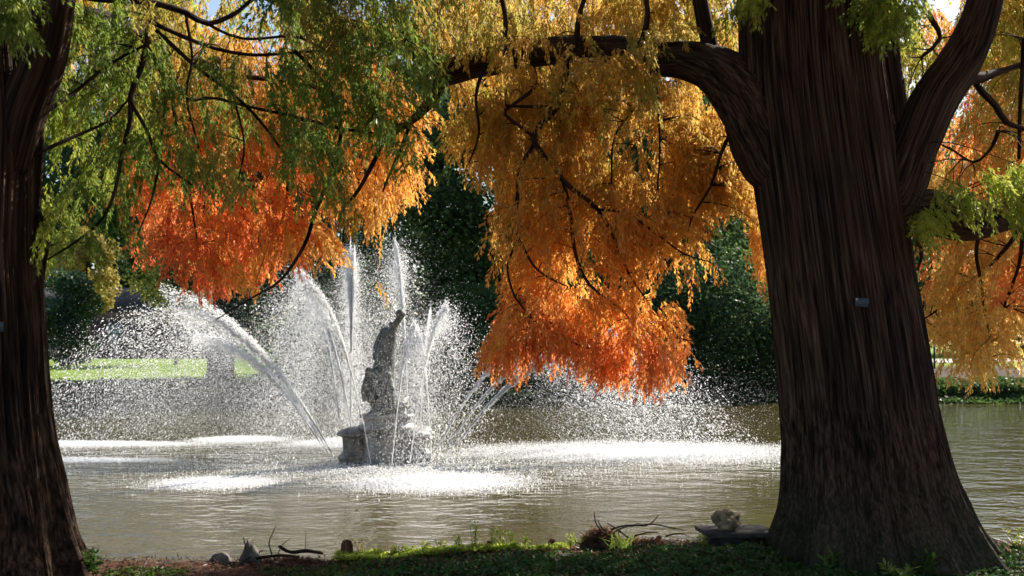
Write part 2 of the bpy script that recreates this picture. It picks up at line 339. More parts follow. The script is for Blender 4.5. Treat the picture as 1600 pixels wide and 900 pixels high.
for pts in [[(a, b, 10.05+(d-10.3)*.32, r) for a, b, d, r in q_] for q_ in [
    [(882, 90, 10.5, 9), (884, 125, 10.6, 8), (868, 168, 10.8, 8), (846, 194, 11, 7), (834, 216, 11, 7.5), (844, 236, 11, 6.5), (867, 263, 11.2, 6), (895, 295, 11.4, 5.5), (932, 327, 11.6, 4.5), (962, 378, 11.8, 3.5), (982, 428, 12, 2.5), (1010, 470, 12, 1.5)],
    [(832, 105, 10.5, 6), (836, 135, 10.6, 5), (800, 165, 10.8, 4), (790, 180, 10.9, 4), (834, 214, 11, 4)],
    [(790, 165, 10.8, 3), (868, 167, 10.8, 4)],
    [(836, 222, 11, 5), (812, 265, 11.1, 4.5), (808, 300, 11.2, 4.5), (803, 350, 11.3, 4), (813, 381, 11.3, 3.5), (830, 411, 11.4, 3), (854, 432, 11.4, 2.5), (888, 448, 11.5, 1.5)],
    [(809, 375, 11.3, 3.2), (793, 415, 11.4, 3), (800, 452, 11.5, 3), (813, 475, 11.6, 2.6), (844, 509, 11.7, 2.3), (888, 533, 11.8, 2), (920, 545, 11.9, 1.3)],
    [(880, 280, 11.3, 5), (889, 320, 11.5, 4.6), (894, 367, 11.6, 4.3), (901, 408, 11.7, 4), (921, 445, 11.9, 3.8), (948, 469, 12, 3.3), (975, 486, 12.1, 3), (992, 509, 12.2, 2.5), (1036, 523, 12.3, 2), (1070, 530, 12.3, 1)],
    [(932, 327, 11.6, 3.2), (979, 334, 11.5, 3), (1023, 364, 11.5, 2.5), (1070, 398, 11.6, 2), (1110, 410, 11.6, 1.2)],
    [(1030, 95, 10, 4.5), (1026, 130, 10.2, 3.5), (1030, 219, 10.6, 2.5), (1026, 297, 10.9, 2)],
    [(1015, 100, 10, 4.5), (1009, 148, 10.4, 4), (975, 190, 10.8, 3), (957, 225, 11, 2.5), (955, 287, 11.2, 2)],
    [(1150, 190, 9.6, 5), (1125, 240, 10.3, 4), (1110, 290, 10.8, 3), (1080, 340, 11.2, 2), (1075, 380, 11.4, 1.5)],
    [(962, 378, 11.8, 2.5), (1000, 383, 11.9, 2), (1040, 384, 12, 1.2)],
    [(760, 98, 10.8, 5), (745, 150, 11, 4), (750, 210, 11.2, 3), (735, 255, 11.3, 2)],
    [(900, 80, 10.3, 8), (905, 20, 10.3, 6), (930, -50, 10.3, 5)], [(780, 90, 10.8, 7), (790, 30, 10.8, 6), (770, -50, 10.8, 5)],
    [(640, 70, 11, 6), (620, 20, 11.1, 5), (600, -40, 11.2, 4)], [(1000, 75, 10, 8), (1010, 20, 10, 6), (1000, -50, 10, 5)]]]:
    limb_obj('branch', rtree, M_branch, pts, n=8, seed=len(RB)+0, step=.08, wob=.015, store=RB)
for pts in [[(692, 122, 11, 13), (665, 165, 11, 9), (640, 192, 11, 8), (600, 218, 11.1, 6.5), (580, 260, 11.2, 5.5), (560, 300, 11.3, 4.5), (535, 330, 11.4, 3)],
            [(640, 192, 11, 5), (620, 250, 11, 4), (600, 300, 11, 2)]]:
    limb_obj('branch', rtree, M_branch, pts, n=10, seed=len(LB)+3, step=.08, wob=.02, store=LB)
for pts in [[(1500, 128, 9.5, 11), (1530, 122, 9.6, 9), (1570, 108, 9.8, 7), (1640, 90, 10, 6)], [(1525, 132, 9.6, 7), (1555, 165, 9.7, 8), (1572, 192, 9.8, 7), (1620, 205, 10, 5)],
            [(1560, 205, 9.8, 5), (1548, 228, 10, 4), (1520, 255, 10.3, 3), (1490, 235, 10.5, 2.5), (1470, 225, 10.6, 2)],
            [(1595, 350, 10.1, 7), (1575, 385, 10.4, 5), (1540, 420, 10.8, 4), (1500, 450, 11, 3.5), (1470, 480, 11.2, 2.5), (1440, 500, 11.3, 2)],
            [(1530, 350, 10, 6), (1528, 400, 10.4, 4.5), (1535, 460, 10.8, 3.5), (1545, 520, 11.2, 2.5), (1540, 560, 11.4, 2)],
            [(1600, 345, 10.1, 6), (1590, 420, 10.6, 4), (1570, 480, 11, 3)], [(1420, 350, 9.8, 6), (1440, 390, 10.5, 4), (1432, 420, 11, 3)],
            [(1600, 60, 9.8, 6), (1595, 150, 9.9, 5), (1592, 250, 10, 4)], [(1450, 20, 10, 7), (1470, 60, 10.1, 5), (1440, 90, 10.2, 4)]]:
    limb_obj('branch', rtree, M_branch, pts, n=8, seed=len(RR)+7, step=.08, wob=.015, store=RR)
# left tree limbs
limb_obj('limb', ltree, M_bark_l, [(15, 260, 8.5, 30), (38, 170, 8.4, 34), (68, 90, 8.3, 33), (86, 10, 8.3, 29), (98, -80, 8.3, 28)], n=34, rough=.1, seed=12, step=.05, store=LB)
for pts in [
    [(90, -20, 8.4, 11), (150, -6, 8.5, 9), (236, 4, 8.8, 8), (290, 20, 9, 7.5), (324, 37, 9.2, 6.5), (371, 20, 9.4, 5), (400, -5, 9.5, 4)],
    [(234, 6, 8.8, 7.5), (230, 40, 8.8, 7.5), (229, 67, 8.8, 7), (216, 111, 8.8, 7), (203, 145, 8.8, 7), (203, 186, 8.8, 5.5), (192, 236, 8.8, 5), (182, 300, 8.8, 4), (159, 344, 8.8, 3.5), (118, 378, 8.8, 3), (74, 405, 8.8, 2)],
    [(230, 74, 8.8, 6), (253, 118, 8.9, 5), (257, 169, 8.9, 5), (250, 216, 9, 4), (247, 260, 9, 3.5), (238, 310, 9, 2.5), (215, 370, 9, 1.5)],
    [(203, 155, 8.8, 5), (230, 203, 8.8, 4.5), (250, 250, 8.9, 3.5), (300, 290, 9, 2)],
    [(243, 47, 8.9, 5.5), (304, 101, 9.1, 5), (364, 145, 9.3, 4.5), (419, 203, 9.5, 3.5), (456, 253, 9.7, 2.5)],
    [(240, 36, 8.9, 5.5), (304, 64, 9.1, 5), (388, 84, 9.4, 4), (506, 79, 9.8, 3), (580, 90, 10, 2)],
    [(270, 120, 9, 4), (294, 155, 9, 4), (338, 155, 9.2, 3.5), (422, 175, 9.5, 3.5), (540, 203, 9.9, 4), (600, 212, 10.1, 2)],
    [(460, 80, 9.6, 5), (520, 150, 9.9, 5), (532, 210, 10, 4.5), (515, 270, 10, 4.5), (500, 310, 10, 5), (489, 337, 10, 5), (476, 384, 10, 4.5), (439, 435, 10.1, 3.2), (398, 462, 10.2, 2.2), (338, 499, 10.3, 1.2)],
    [(60, 180, 8.5, 7), (110, 150, 8.8, 5), (180, 95, 9, 4), (250, 60, 9.2, 3)],
    [(60, 330, 8.5, 6), (75, 360, 8.8, 6), (70, 410, 8.9, 4), (66, 440, 9, 3)],
    [(55, 240, 8.5, 5), (120, 215, 8.8, 4), (170, 190, 9, 3), (205, 150, 9, 2)],
    [(324, 37, 9.2, 4), (380, 60, 9.4, 3.5), (470, 60, 9.7, 3), (560, 120, 10, 2)],
    [(364, 145, 9.3, 3), (380, 220, 9.4, 2.5), (372, 280, 9.4, 2)], [(290, 20, 9, 4), (300, 90, 9, 3), (290, 150, 9, 3), (310, 230, 9.1, 2)]]:
    limb_obj('branch', ltree, M_branch, pts, n=8, seed=len(LB)+20, step=.08, wob=.015, store=LB)
for pts in [[(60, 20, 8.9, 16), (160, 30, 10, 14), (260, 70, 11.3, 11), (350, 120, 12.4, 8), (420, 190, 13, 6), (450, 270, 13.2, 4), (440, 350, 13.3, 2.5)],
            [(260, 70, 11.3, 7), (270, 160, 12, 5), (290, 240, 12.6, 4), (300, 320, 13, 3), (310, 380, 13.1, 2)], [(350, 120, 12.4, 6), (470, 130, 13, 5), (560, 170, 13.4, 3.5), (610, 230, 13.6, 2)],
            [(300, 90, 11.8, 5), (230, 180, 12.4, 3.5), (215, 280, 12.8, 2.5)], [(380, 150, 12.7, 4), (370, 250, 13, 3), (380, 340, 13.2, 2)]]:
    limb_obj('branch', ltree, M_branch, pts, n=8, seed=len(QB)+40, step=.1, wob=.02, store=QB)

# ------------------------------------------------------------------ hanging needle foliage
def in_poly(px, py, poly):
    poly = np.array(poly, float); x0, y0 = poly[:, 0], poly[:, 1]; x1, y1 = np.roll(x0, -1), np.roll(y0, -1); c = np.zeros(len(px), bool)
    for a, b, e, f in zip(x0, y0, x1, y1):
        if b == f: continue
        c ^= ((b > py) != (f > py)) & (px < (e-a)*(py-b)/(f-b)+a)
    return c
def sprays(P, A, col, size=1.0, m=16, jit=.10, g=None):
    """P (n,3) spray roots, A (n,3) spray axes; m branchlets each with three pointed blades"""
    g = g or RNG; n = len(P); L = g.uniform(.16, .34, n)*size
    S0 = unit(np.cross(A, g.normal(size=(n, 3))))
    t = (np.arange(m)+.5)/m; sgn = np.where(np.arange(m) % 2, 1., -1.)
    base = P[:, None]+A[:, None]*(L[:, None]*t[None])[..., None]+g.normal(size=(n, m, 3))*.008
    base[..., 2] -= (t**2)[None]*.05*size
    d = unit(A[:, None]*.75+S0[:, None]*(sgn*.7*(1-.45*t))[None, :, None]+np.array([0, 0, -.55])+g.normal(size=(n, m, 3))*.13)
    ln = g.uniform(.055, .10, (n, m))*size*(1-.3*t)[None]
    base = base.reshape(-1, 3); d = d.reshape(-1, 3); ln = ln.ravel(); N_ = len(base)
    sd = unit(np.cross(d, g.normal(size=(N_, 3)))); c = np.repeat(col, m, 0)*g.uniform(.72, 1.28, (N_, 1))
    c = c*(1+g.normal(size=(N_, 3))*.05)
    B = [base, base+d*ln[:, None]*.22, base+d*ln[:, None]*.4]; Dd = [d, unit(d+sd*.55), unit(d-sd*.5)]; LL = [ln, ln*.62, ln*.5]; SS = [sd, unit(np.cross(d, sd)+sd), unit(sd-np.cross(d, sd))]
    V, q = diamonds(np.vstack(B), np.vstack(Dd), np.vstack(SS), np.concatenate(LL), np.tile(g.uniform(.009, .0145, N_)*size, 3), bend=np.array([0, 0, -.12]))
    return V, q, np.repeat(np.clip(np.vstack([c]*3), 0, 1), 4, 0)
def foliage(parent, name, poly, d0, d1, ncl, per, colf, skel, size=1.0, cs=.34, gap=-.25, seed=1, out=(0, .3), gscale=1.7, twig=True, edge=True, m=16):
    g = np.random.default_rng(seed); poly = np.array(poly, float)
    lo, hi = poly.min(0), poly.max(0); C = []
    while len(C) < ncl:
        k = ncl*3; a = g.uniform(lo[0], hi[0], k); b = g.uniform(lo[1], hi[1], k); dd = g.uniform(d0, d1, k)
        ok = in_poly(a, b, poly); X = np.stack([(a-800)/F*dd, dd, CH+(HZ-b)/F*dd], 1)
        ok &= vnoise(X*gscale, seed+50) > gap
        C += [x for x, o in zip(X, ok) if o]
    C = np.array(C[:ncl]); sk = np.vstack(skel)
    ti = np.array([np.argmin(((sk-c)*[1, .6, 1])@((sk-c)*[1, .6, 1]).T if False else (((sk-c)*[1, .6, 1])**2).sum(1)+np.where(sk[:, 2] < c[2]-.1, 1.5, 0)) for c in C])
    root = sk[ti]
    if twig:
        tw = Acc(); 
        for c, r0 in zip(C, root):
            L = np.linalg.norm(c-r0)
            if L > 2.2 or L < .08: continue
            mid = (c+r0)/2+np.array([g.normal()*.06, g.normal()*.06, .10*L]); end = c+unit(c-r0)*.15+np.array([0, 0, -.08])
            tw.tube(np.array([r0, mid, c, end]), np.array([.004+.002*L, .004, .003, .0015]), n=4, step=.12, wob=.02, seed=int(g.integers(99)))
        if tw.n: tag(tw.build('twig', M_branch, parent), kind='stuff')
    ax = unit((C-root)*[1, 1, .3]+g.normal(size=C.shape)*.4+np.array([0, 0, -.5]))
    n = ncl*per; ci = np.repeat(np.arange(ncl), per)
    up = np.array([0, 0, 1.]); sx = unit(np.cross(ax, up)+1e-3)
    o = g.normal(size=(n, 3)); P = C[ci]+ax[ci]*(o[:, :1]*cs*.62)+sx[ci]*(o[:, 1:2]*cs*.55)+up*(o[:, 2:]*cs*.17)
    P[:, 2] -= np.abs(o[:, 1])*cs*.35
    pxx = P[:, 0]/P[:, 1]*F+800; pyy = HZ-(P[:, 2]-CH)/P[:, 1]*F
    if edge:
        k = in_poly(pxx, pyy+22*11/P[:, 1], poly) | (g.random(n) < .015); P = P[k]; ci = ci[k]; pxx = pxx[k]; pyy = pyy[k]
    A = unit(ax[ci]*.75+sx[ci]*g.normal(size=(len(P), 1))*.45+g.normal(size=P.shape)*.16+np.array([0, 0, -.6]))
    clv = g.normal(size=(ncl, 1))
    col = colf(pxx, pyy, P, clv[ci, 0], g)
    V, q, c = sprays(P, A, col, size, m=m, g=g)
    return mesh_obj(name, V, q, M_leaf, parent, False, {'Col': c})
def lerp(a, b, t): t = np.clip(t, 0, 1)[:, None]; return np.array(a)*(1-t)+np.array(b)*t
OR = (.95, .50, .12); RO = (.95, .36, .115); RED = (.82, .19, .065); OC = (.72, .46, .11); GR = (.20, .28, .05); YG = (.46, .50, .08); GO = (.88, .60, .18); OL = (.52, .45, .12)
def col_c(px, py, P, v, g):
    t = (py-230+v*55+60*vnoise(P*1.5, 3))/260
    c = lerp(OC, OR, t*1.6); t2 = (py-430+v*40)/110
    t2 = np.clip(t2, 0, 1)[:, None]; c = c*(1-t2)+np.array(RO)*t2*1.0
    k = (vnoise(P*2.2, 8)+v*.25-(py-60)/260) > .25; c[k] = lerp(OC, YG, np.full(k.sum(), .55))
    return c
PC = [(690, 100), (700, 150), (690, 190), (702, 235), (722, 290), (758, 262), (772, 320), (762, 375), (780, 400), (770, 430), (790, 450), (792, 500), (740, 545), (765, 580), (815, 575), (850, 548), (905, 560), (950, 592), (1000, 600), (1050, 592), (1090, 560), (1088, 520), (1050, 490), (1040, 455), (1095, 462), (1128, 440), (1118, 400), (1080, 380), (1100, 340), (1160, 300), (1172, 250), (1150, 200), (1110, 130), (1000, 100)]
foliage(rtree, 'foliage', PC, 10.35, 11.3, 205, 19, col_c, RB, gap=-.36, seed=21, cs=.27)
foliage(rtree, 'foliage', [(1040, 150), (1165, 215), (1200, 330), (1205, 430), (1180, 440), (1150, 300), (1080, 240)], 10.6, 11.4, 26, 18, col_c, RB, gap=-.5, seed=22, cs=.26)
def col_top(px, py, P, v, g):
    c = lerp(OC, OL, (v*.5+.4+vnoise(P*1.6, 2)*.6)); k = vnoise(P*2.0, 12)+v*.2 > .35; c[k] = lerp(OC, YG, np.full(k.sum(), .6)); return c
foliage(rtree, 'foliage', [(640, -60), (1165, -60), (1160, 60), (1100, 90), (1040, 60), (960, 55), (860, 60), (780, 75), (700, 95), (640, 55)], 10, 12, 85, 18, col_top, RB, gap=-.6, seed=23, cs=.32)
foliage(rtree, 'foliage', [(760, 40), (1110, 40), (1090, 110), (1000, 175), (960, 190), (780, 130)], 9.5, 10.1, 22, 14, col_top, RB, gap=-.7, seed=24, cs=.24)
def col_tg(px, py, P, v, g): return lerp(YG, GR, v*.4+.45)
foliage(rtree, 'foliage', [(1335, -40), (1440, -40), (1435, 40), (1400, 90), (1360, 75)], 8.6, 9.2, 14, 14, col_tg, RR, seed=25, cs=.16, twig=False)
foliage(rtree, 'foliage', [(1140, -40), (1215, -40), (1210, 20), (1180, 35), (1150, 30)], 8.6, 9.1, 7, 12, col_tg, RR, seed=26, cs=.14, twig=False)
def col_r(px, py, P, v, g):
    c = lerp(OL, GO, (py-60+v*70)/300); a = lerp(OC, YG, np.abs(v)*.5); k = (py < 200) & (v > .1); c[k] = a[k]; 
    k2 = ((px > 1475) & (py > 165) & (py < 335) & (v > -.4) & (P[:, 1] > 11.2)) | ((px < 1458) & (py > 365) & (py < 440)) | ((px > 1555) & (py > 380) & (py < 470) & (v > 0)); c[k2] = np.array(RO)
    return c
PV = [(1378, 60), (1430, 70), (1470, 90), (1500, 140), (1470, 230), (1440, 300), (1420, 370), (1420, 400), (1440, 440), (1455, 415), (1475, 420), (1440, 470), (1436, 520), (1460, 545), (1492, 540), (1500, 585), (1520, 590), (1545, 580), (1580, 572), (1590, 530), (1605, 500), (1680, 540), (1700, -60), (1545, -60), (1490, -40), (1500, 60), (1440, 80), (1380, 30)]
foliage(rtree, 'foliage', PV, 10.6, 12.3, 150, 19, col_r, RR, gap=-.45, seed=27, cs=.30)
def col_ng(px, py, P, v, g): return lerp(YG, GR, v*.3+.2)
foliage(rtree, 'foliage', [(1420, 350), (1470, 300), (1530, 255), (1640, 240), (1650, 330), (1560, 350), (1500, 330), (1450, 370), (1425, 385)], 8.6, 9.4, 26, 18, col_ng, RR, gap=-.6, seed=28, cs=.18)
foliage(rtree, 'foliage', [(1380, 20), (1440, 60), (1480, 110), (1455, 200), (1400, 250), (1385, 150)], 10.8, 11.8, 16, 16, lambda px, py, P, v, g: lerp(OL, YG, v*.4+.4), RR, seed=29, cs=.25)
foliage(rtree, 'foliage', [(1400, -40), (1440, 90), (1450, 300), (1440, 400), (1480, 450), (1660, 460), (1700, -40), (1560, -60), (1500, 50)], 13.2, 14.6, 60, 20, lambda px, py, P, v, g: lerp(OC, RO, v*.5+.5), RR, gap=-.6, seed=30, cs=.36, twig=False, size=1.15)
foliage(rtree, 'foliage', [(620, -60), (1150, -60), (1150, 150), (1000, 130), (900, 100), (780, 130), (700, 160), (640, 60)], 12.6, 13.8, 60, 18, lambda px, py, P, v, g: lerp(OC, GO, v*.4+.2), RB, gap=-.5, seed=40, cs=.34, twig=False)
# left tree
def col_g(px, py, P, v, g):
    c = lerp(GR, YG, (120-px)/200+v*.25+.05); k = (vnoise(P*1.5, 31)+v*.2 > .42) & (px > 200); c[k] = lerp(OC, GR, np.full(k.sum(), .5)); return c
PG = [(45, -60), (700, -60), (690, 50), (672, 130), (650, 200), (680, 262), (650, 285), (600, 262), (575, 320), (545, 385), (520, 340), (480, 330), (440, 290), (400, 310), (350, 345), (320, 300), (280, 320), (240, 290), (220, 340), (190, 400), (110, 400), (60, 430), (52, 380), (60, 250)]
foliage(ltree, 'foliage', PG, 8.5, 10.4, 95, 13, col_g, LB, gap=-.1, seed=31, cs=.24, gscale=2.2)
foliage(ltree, 'foliage', [(420, -60), (690, -60), (680, 150), (620, 210), (540, 200), (440, 100)], 9.2, 10.4, 22, 15, col_g, LB, gap=-.2, seed=32, cs=.24)
foliage(ltree, 'foliage', [(-40, -60), (50, -60), (40, 40), (10, 70), (-40, 60)], 7.6, 8.0, 9, 14, lambda px, py, P, v, g: lerp(GR, YG, v*.2+.1), LB, seed=33, cs=.14, twig=False)
foliage(ltree, 'foliage', [(45, 100), (240, 60), (230, 180), (190, 280), (150, 360), (75, 400), (52, 260)], 9.3, 10.5, 14, 14, lambda px, py, P, v, g: lerp(YG, GR, v*.3+.35), LB, gap=-.3, seed=34, cs=.24)
foliage(ltree, 'foliage', [(50, -60), (520, -60), (500, 40), (300, 70), (200, 130), (70, 200)], 12.8, 14.2, 52, 18, lambda px, py, P, v, g: lerp(OC, YG, v*.5+.4), QB, gap=-.5, seed=36, cs=.36, twig=False, size=1.15)
def col_q(px, py, P, v, g):
    c = lerp(OC, RO, (py-120+v*60)/130); c2 = lerp(RO, RED, (py-300+v*60)/130); k = py > 270; c[k] = c2[k]; k = v > .7; c[k] = np.array(OR); k = (px > 500) & (py > 150); c[k] = lerp(OR, OC, np.abs(v[k])*.3); return c
PQ = [(165, 230), (200, 110), (290, 50), (560, 30), (640, 110), (662, 200), (655, 250), (640, 318), (618, 300), (600, 350), (585, 360), (560, 330), (540, 372), (508, 412), (470, 418), (430, 415), (405, 440), (350, 448), (305, 445), (270, 428), (262, 400), (225, 400), (190, 385), (215, 350), (185, 320)]
foliage(ltree, 'foliage', PQ, 12.4, 14.2, 175, 20, col_q, QB, gap=-.45, seed=35, cs=.36, size=1.1)

# upper crowns (above the frame): they keep sun and sky off the near bank and trunks
def crown(parent, c, r, n, colf, seed, mat=M_leaf, s=.5, flat=.5):
    g = np.random.default_rng(seed); nb = 46; C = unit(g.normal(size=(nb, 3)))*g.uniform(.25, 1, (nb, 1))**.5*np.array(r)+np.array(c)
    ci = g.integers(0, nb, n); P = C[ci]+g.normal(size=(n, 3))*np.array([1, 1, flat])*.75
    P = P[P[:, 2] > np.maximum(5.3, 2.7+P[:, 1]*.29+.25)]; n = len(P)
    d = unit(g.normal(size=(n, 3))+[0, 0, -.6]); sd = unit(np.cross(d, g.normal(size=(n, 3))))
    V, q = diamonds(P, d, sd, g.uniform(.5, 1, n)*s, g.uniform(.3, .5, n)*s)
    return mesh_obj('crown', V, q, mat, parent, False, {'Col': np.repeat(colf(n, g), 4, 0)})
crown(rtree, (3.4, 6.3, 9.0), (7.5, 6.0, 3.2), 7500, lambda n, g: np.array(OC)*.8*g.uniform(.6, 1.2, (n, 1)), 41)
crown(ltree, (-5.0, 6.0, 9.0), (7.5, 6.0, 3.2), 7500, lambda n, g: np.array(GR)*g.uniform(.6, 1.2, (n, 1)), 42)

# ------------------------------------------------------------------ far trees
def far_tree(px, d, h, wd, c0, c1, label, base=0.25, n=15000, seed=1, ls=.26, name='broadleaf_tree', group='trees on the far bank', shape=1.0, trunk_r=.28, depth=None, cat='tree'):
    g = np.random.default_rng(seed); x = (px-800)/F*d; z0 = float(gz(np.array([x]), np.array([d]))[0]); t = empty(name, (x, d, z0), label, cat, group)
    tr = Acc(); top = np.array([x+g.normal()*.3, d, z0+h*.8])
    tr.tube(np.array([[x, d, z0-.2], [x, d, z0+.5], [x+g.normal()*.15, d, z0+h*.4], top]), np.array([trunk_r*1.5, trunk_r, trunk_r*.75, .05]), n=12, rough=.08, step=.6, seed=seed)
    nb = 26; C = []
    for k in range(nb):
        u = g.uniform(0, 1); zz = z0+h*(base+(1-base)*u); prof = (math.sin(math.pi*min(1, u*.85+.12)))**.7 if shape == 1.0 else (1-u)**.8+.05
        a = g.uniform(0, 6.28); rr = wd/2*prof*g.uniform(.35, .9); C.append([x+math.cos(a)*rr, d+math.sin(a)*rr*.9, zz])
        if k % 3 == 0:
            b = np.array([x, d, zz-h*.1]); b[2] = max(b[2], z0+h*.15); tr.tube(np.array([b, (b+C[-1])/2+[0, 0, .2], C[-1]]), np.array([trunk_r*.35, trunk_r*.2, .03]), n=5, step=.8, seed=k)
    tr.build('trunk', M_farbark, t); C = np.array(C)
    ci = g.integers(0, nb, n); rad = wd*g.uniform(.16, .27, nb)
    v = unit(g.normal(size=(n, 3))); P = C[ci]+v*(rad[ci]*g.uniform(.45, 1.05, n)**.6)[:, None]*[1, 1, .75]
    P[:, 2] = np.maximum(P[:, 2], z0+.1+g.uniform(0, .3, n))
    dd = unit(v*.5+g.normal(size=(n, 3))*.7+[0, 0, -.2]); sd = unit(np.cross(dd, g.normal(size=(n, 3))))
    V, q = diamonds(P, dd, sd, g.uniform(.6, 1.2, n)*ls, g.uniform(.4, .7, n)*ls)
    cv = g.uniform(0, 1, nb); col = lerp(c0, c1, cv[ci]*.7+g.uniform(-.15, .3, n))*g.uniform(.7, 1.3, (n, 1))
    mesh_obj('crown', V, q, M_bgleaf, t, False, {'Col': np.repeat(col, 4, 0)})
    return t
DG = (.06, .11, .038); MG = (.125, .20, .05); LG = (.16, .23, .05); BG = (.045, .085, .055); GB = (.30, .22, .06)
far_tree(345, 44, 9.5, 6.6, BG, DG, 'dark evergreen with thick pale trunk standing on the far lawn behind the left jets', base=.22, n=22000, seed=1, ls=.2, name='evergreen_tree', trunk_r=.5)
far_tree(545, 52, 15, 9, DG, MG, 'dark broadleaf tree behind the tallest jets', n=26000, base=.05, seed=2)
far_tree(690, 54, 16, 9, BG, DG, 'bluish dark tree right above the fountain figure', n=26000, base=.05, seed=3)
far_tree(810, 50, 14, 8, DG, MG, 'dark green tree just left of the hanging orange bough', n=26000, base=.05, seed=4)
far_tree(940, 56, 16, 9, MG, DG, 'dense tree hidden mostly behind the hanging orange bough', n=24000, base=.05, seed=5)
far_tree(1060, 50, 11, 8, DG, MG, 'rounded green tree at the water between orange bough and big trunk', n=26000, base=.03, seed=6)
far_tree(1165, 54, 15, 8, MG, LG, 'lighter green tree touching the left side of the big trunk', n=24000, base=.03, seed=7)
far_tree(1290, 58, 15, 9, DG, MG, 'dark tree hidden mostly behind the big trunk', n=14000, base=.05, seed=8)
for k, (px, lab) in enumerate([(900, 'tall back row tree behind the orange bough'), (1040, 'tall back row tree right of the orange bough'), (1180, 'tall back row tree beside the big trunk')]):
    far_tree(px, 74+3*(k % 2), 16 if k else 14, 11, DG, MG, lab, n=20000, base=.1, seed=20+k, ls=.4)
for k, (px, lab, c) in enumerate([(470, 'far tall tree behind the red bough', BG), (640, 'far tall tree right behind the tallest jets', DG), (800, 'far tall tree left of the hanging orange bough', DG), (-60, 'far tree behind the left trunk', DG), (70, 'far dark tree beside the left trunk', BG), (190, 'far tree behind the distant building', DG), (310, 'far tree behind the evergreen crown', MG)]):
    far_tree(px, 104, 23, 17, c, MG, lab, n=20000, base=.04, seed=30+k, ls=.55, group='trees beyond the far lawn')
for k, (px, d, h, wd, c0, c1, lab) in enumerate([(1440, 95, 16, 12, DG, MG, 'far dark tree seen just right of the big trunk'), (1530, 112, 22, 17, MG, LG, 'far green tree behind the golden bough'), (1640, 100, 17, 14, DG, GB, 'far brownish tree at the right edge'), (1830, 95, 17, 15, DG, MG, 'unseen tree added beyond the right edge to darken the water reflection')]):  # last tree is unseen, added to cut bright sky reflected in the water
    far_tree(px, d, h, wd, c0, c1, lab, n=20000, base=.12, seed=40+k, ls=.45, group='trees beyond the far lawn')
for k, (px, d, h, wd, c0, c1, lab) in enumerate([(98, 60, 4.6, 3.6, BG, DG, 'dark rounded shrub beside the left trunk'), (140, 66, 7.0, 3.4, GB, OL, 'golden brown small tree behind the left spray'), (275, 62, 7.0, 6, DG, OL, 'olive and yellow shrub under the red bough')]):
    far_tree(px, d, h, wd, c0, c1, lab, n=9000, base=.45 if k else .1, seed=50+k, ls=.22, name='shrub', group='shrubs on the far lawn', cat='shrub', trunk_r=.09)
for k, (px, d, h, wd, lab) in enumerate([(500, 46, 2.6, 5, 'low dark shrub on the far bank left of the fountain'), (760, 45.5, 3.2, 6, 'low dark shrub on the far bank right of the fountain'), (900, 45, 3.0, 6, 'low dark shrub under the orange bough'), (1030, 44.5, 3.6, 5.5, 'low green shrub behind the right spray'), (1135, 44.5, 4.6, 5.5, 'tall green shrub leaning over the water left of the big trunk'), (1210, 45, 3.8, 5, 'green shrub half hidden by the big trunk'), (630, 46, 2.8, 6, 'low dark shrub right behind the fountain')]):
    far_tree(px, d, h, wd, DG if k < 3 or k == 6 else (.03, .065, .035), MG, lab, n=12000, base=.06, seed=60+k, ls=.17, name='shrub', group='shrubs on the far bank', cat='shrub', trunk_r=.08)

# distant building behind the left lawn
bl = empty('building', at(150, 565, 80)*[1, 1, 0]+[0, 0, .9], 'distant low brown building with a pale chimney and blue-grey door beyond the lawn', 'building')
def box_data(lo, hi):
    x0, y0, z0 = lo; x1, y1, z1 = hi
    V = np.array([[x0, y0, z0], [x1, y0, z0], [x1, y1, z0], [x0, y1, z0], [x0, y0, z1], [x1, y0, z1], [x1, y1, z1], [x0, y1, z1]], float)
    return V, np.array([[0, 3, 2, 1], [4, 5, 6, 7], [0, 1, 5, 4], [1, 2, 6, 5], [2, 3, 7, 6], [3, 0, 4, 7]])
def box(name, lo, hi, mat, parent=None, bev=0):
    V, q = box_data(lo, hi); o = mesh_obj(name, V, q, mat, parent)
    if bev: b = o.modifiers.new('bevel', 'BEVEL'); b.width = bev; b.segments = 2
    return o
M_brick = plain_mat('brown_brick', (.05, .032, .03), (.09, .06, .055), 3)
M_roof = plain_mat('dark_slate', (.03, .03, .035), (.07, .065, .065), 4)
M_pale = plain_mat('pale_render', (.45, .36, .29), (.60, .48, .38), 2)
M_door = plain_mat('blue_grey_paint', (.13, .17, .2), (.17, .22, .26), 2)
X = lambda px, d: (px-800)/F*d
box('wall', (X(-160, 80), 80, .5), (X(330, 80), 86, 4.1), M_brick, bl)
rv = np.array([[X(-170, 80), 79.6, 4.1], [X(340, 80), 79.6, 4.1], [X(340, 80), 86.4, 4.1], [X(-170, 80), 86.4, 4.1], [X(-160, 80), 83, 5.9], [X(330, 80), 83, 5.9]])
mesh_obj('roof', rv, [np.array([[0, 1, 5, 4], [2, 3, 4, 5], [3, 2, 1, 0]]), np.array([[1, 2, 5], [3, 0, 4]])], M_roof, bl)
box('chimney', (X(120, 80), 79.4, 4.2), (X(134, 80), 80.2, 6.3), M_pale, bl)
box('door', (X(86, 80), 79.9, .9), (X(106, 80), 79.99, 3.9), M_door, bl)
box('window', (X(170, 80), 79.9, 2.0), (X(192, 80), 79.99, 3.3), M_door, bl)

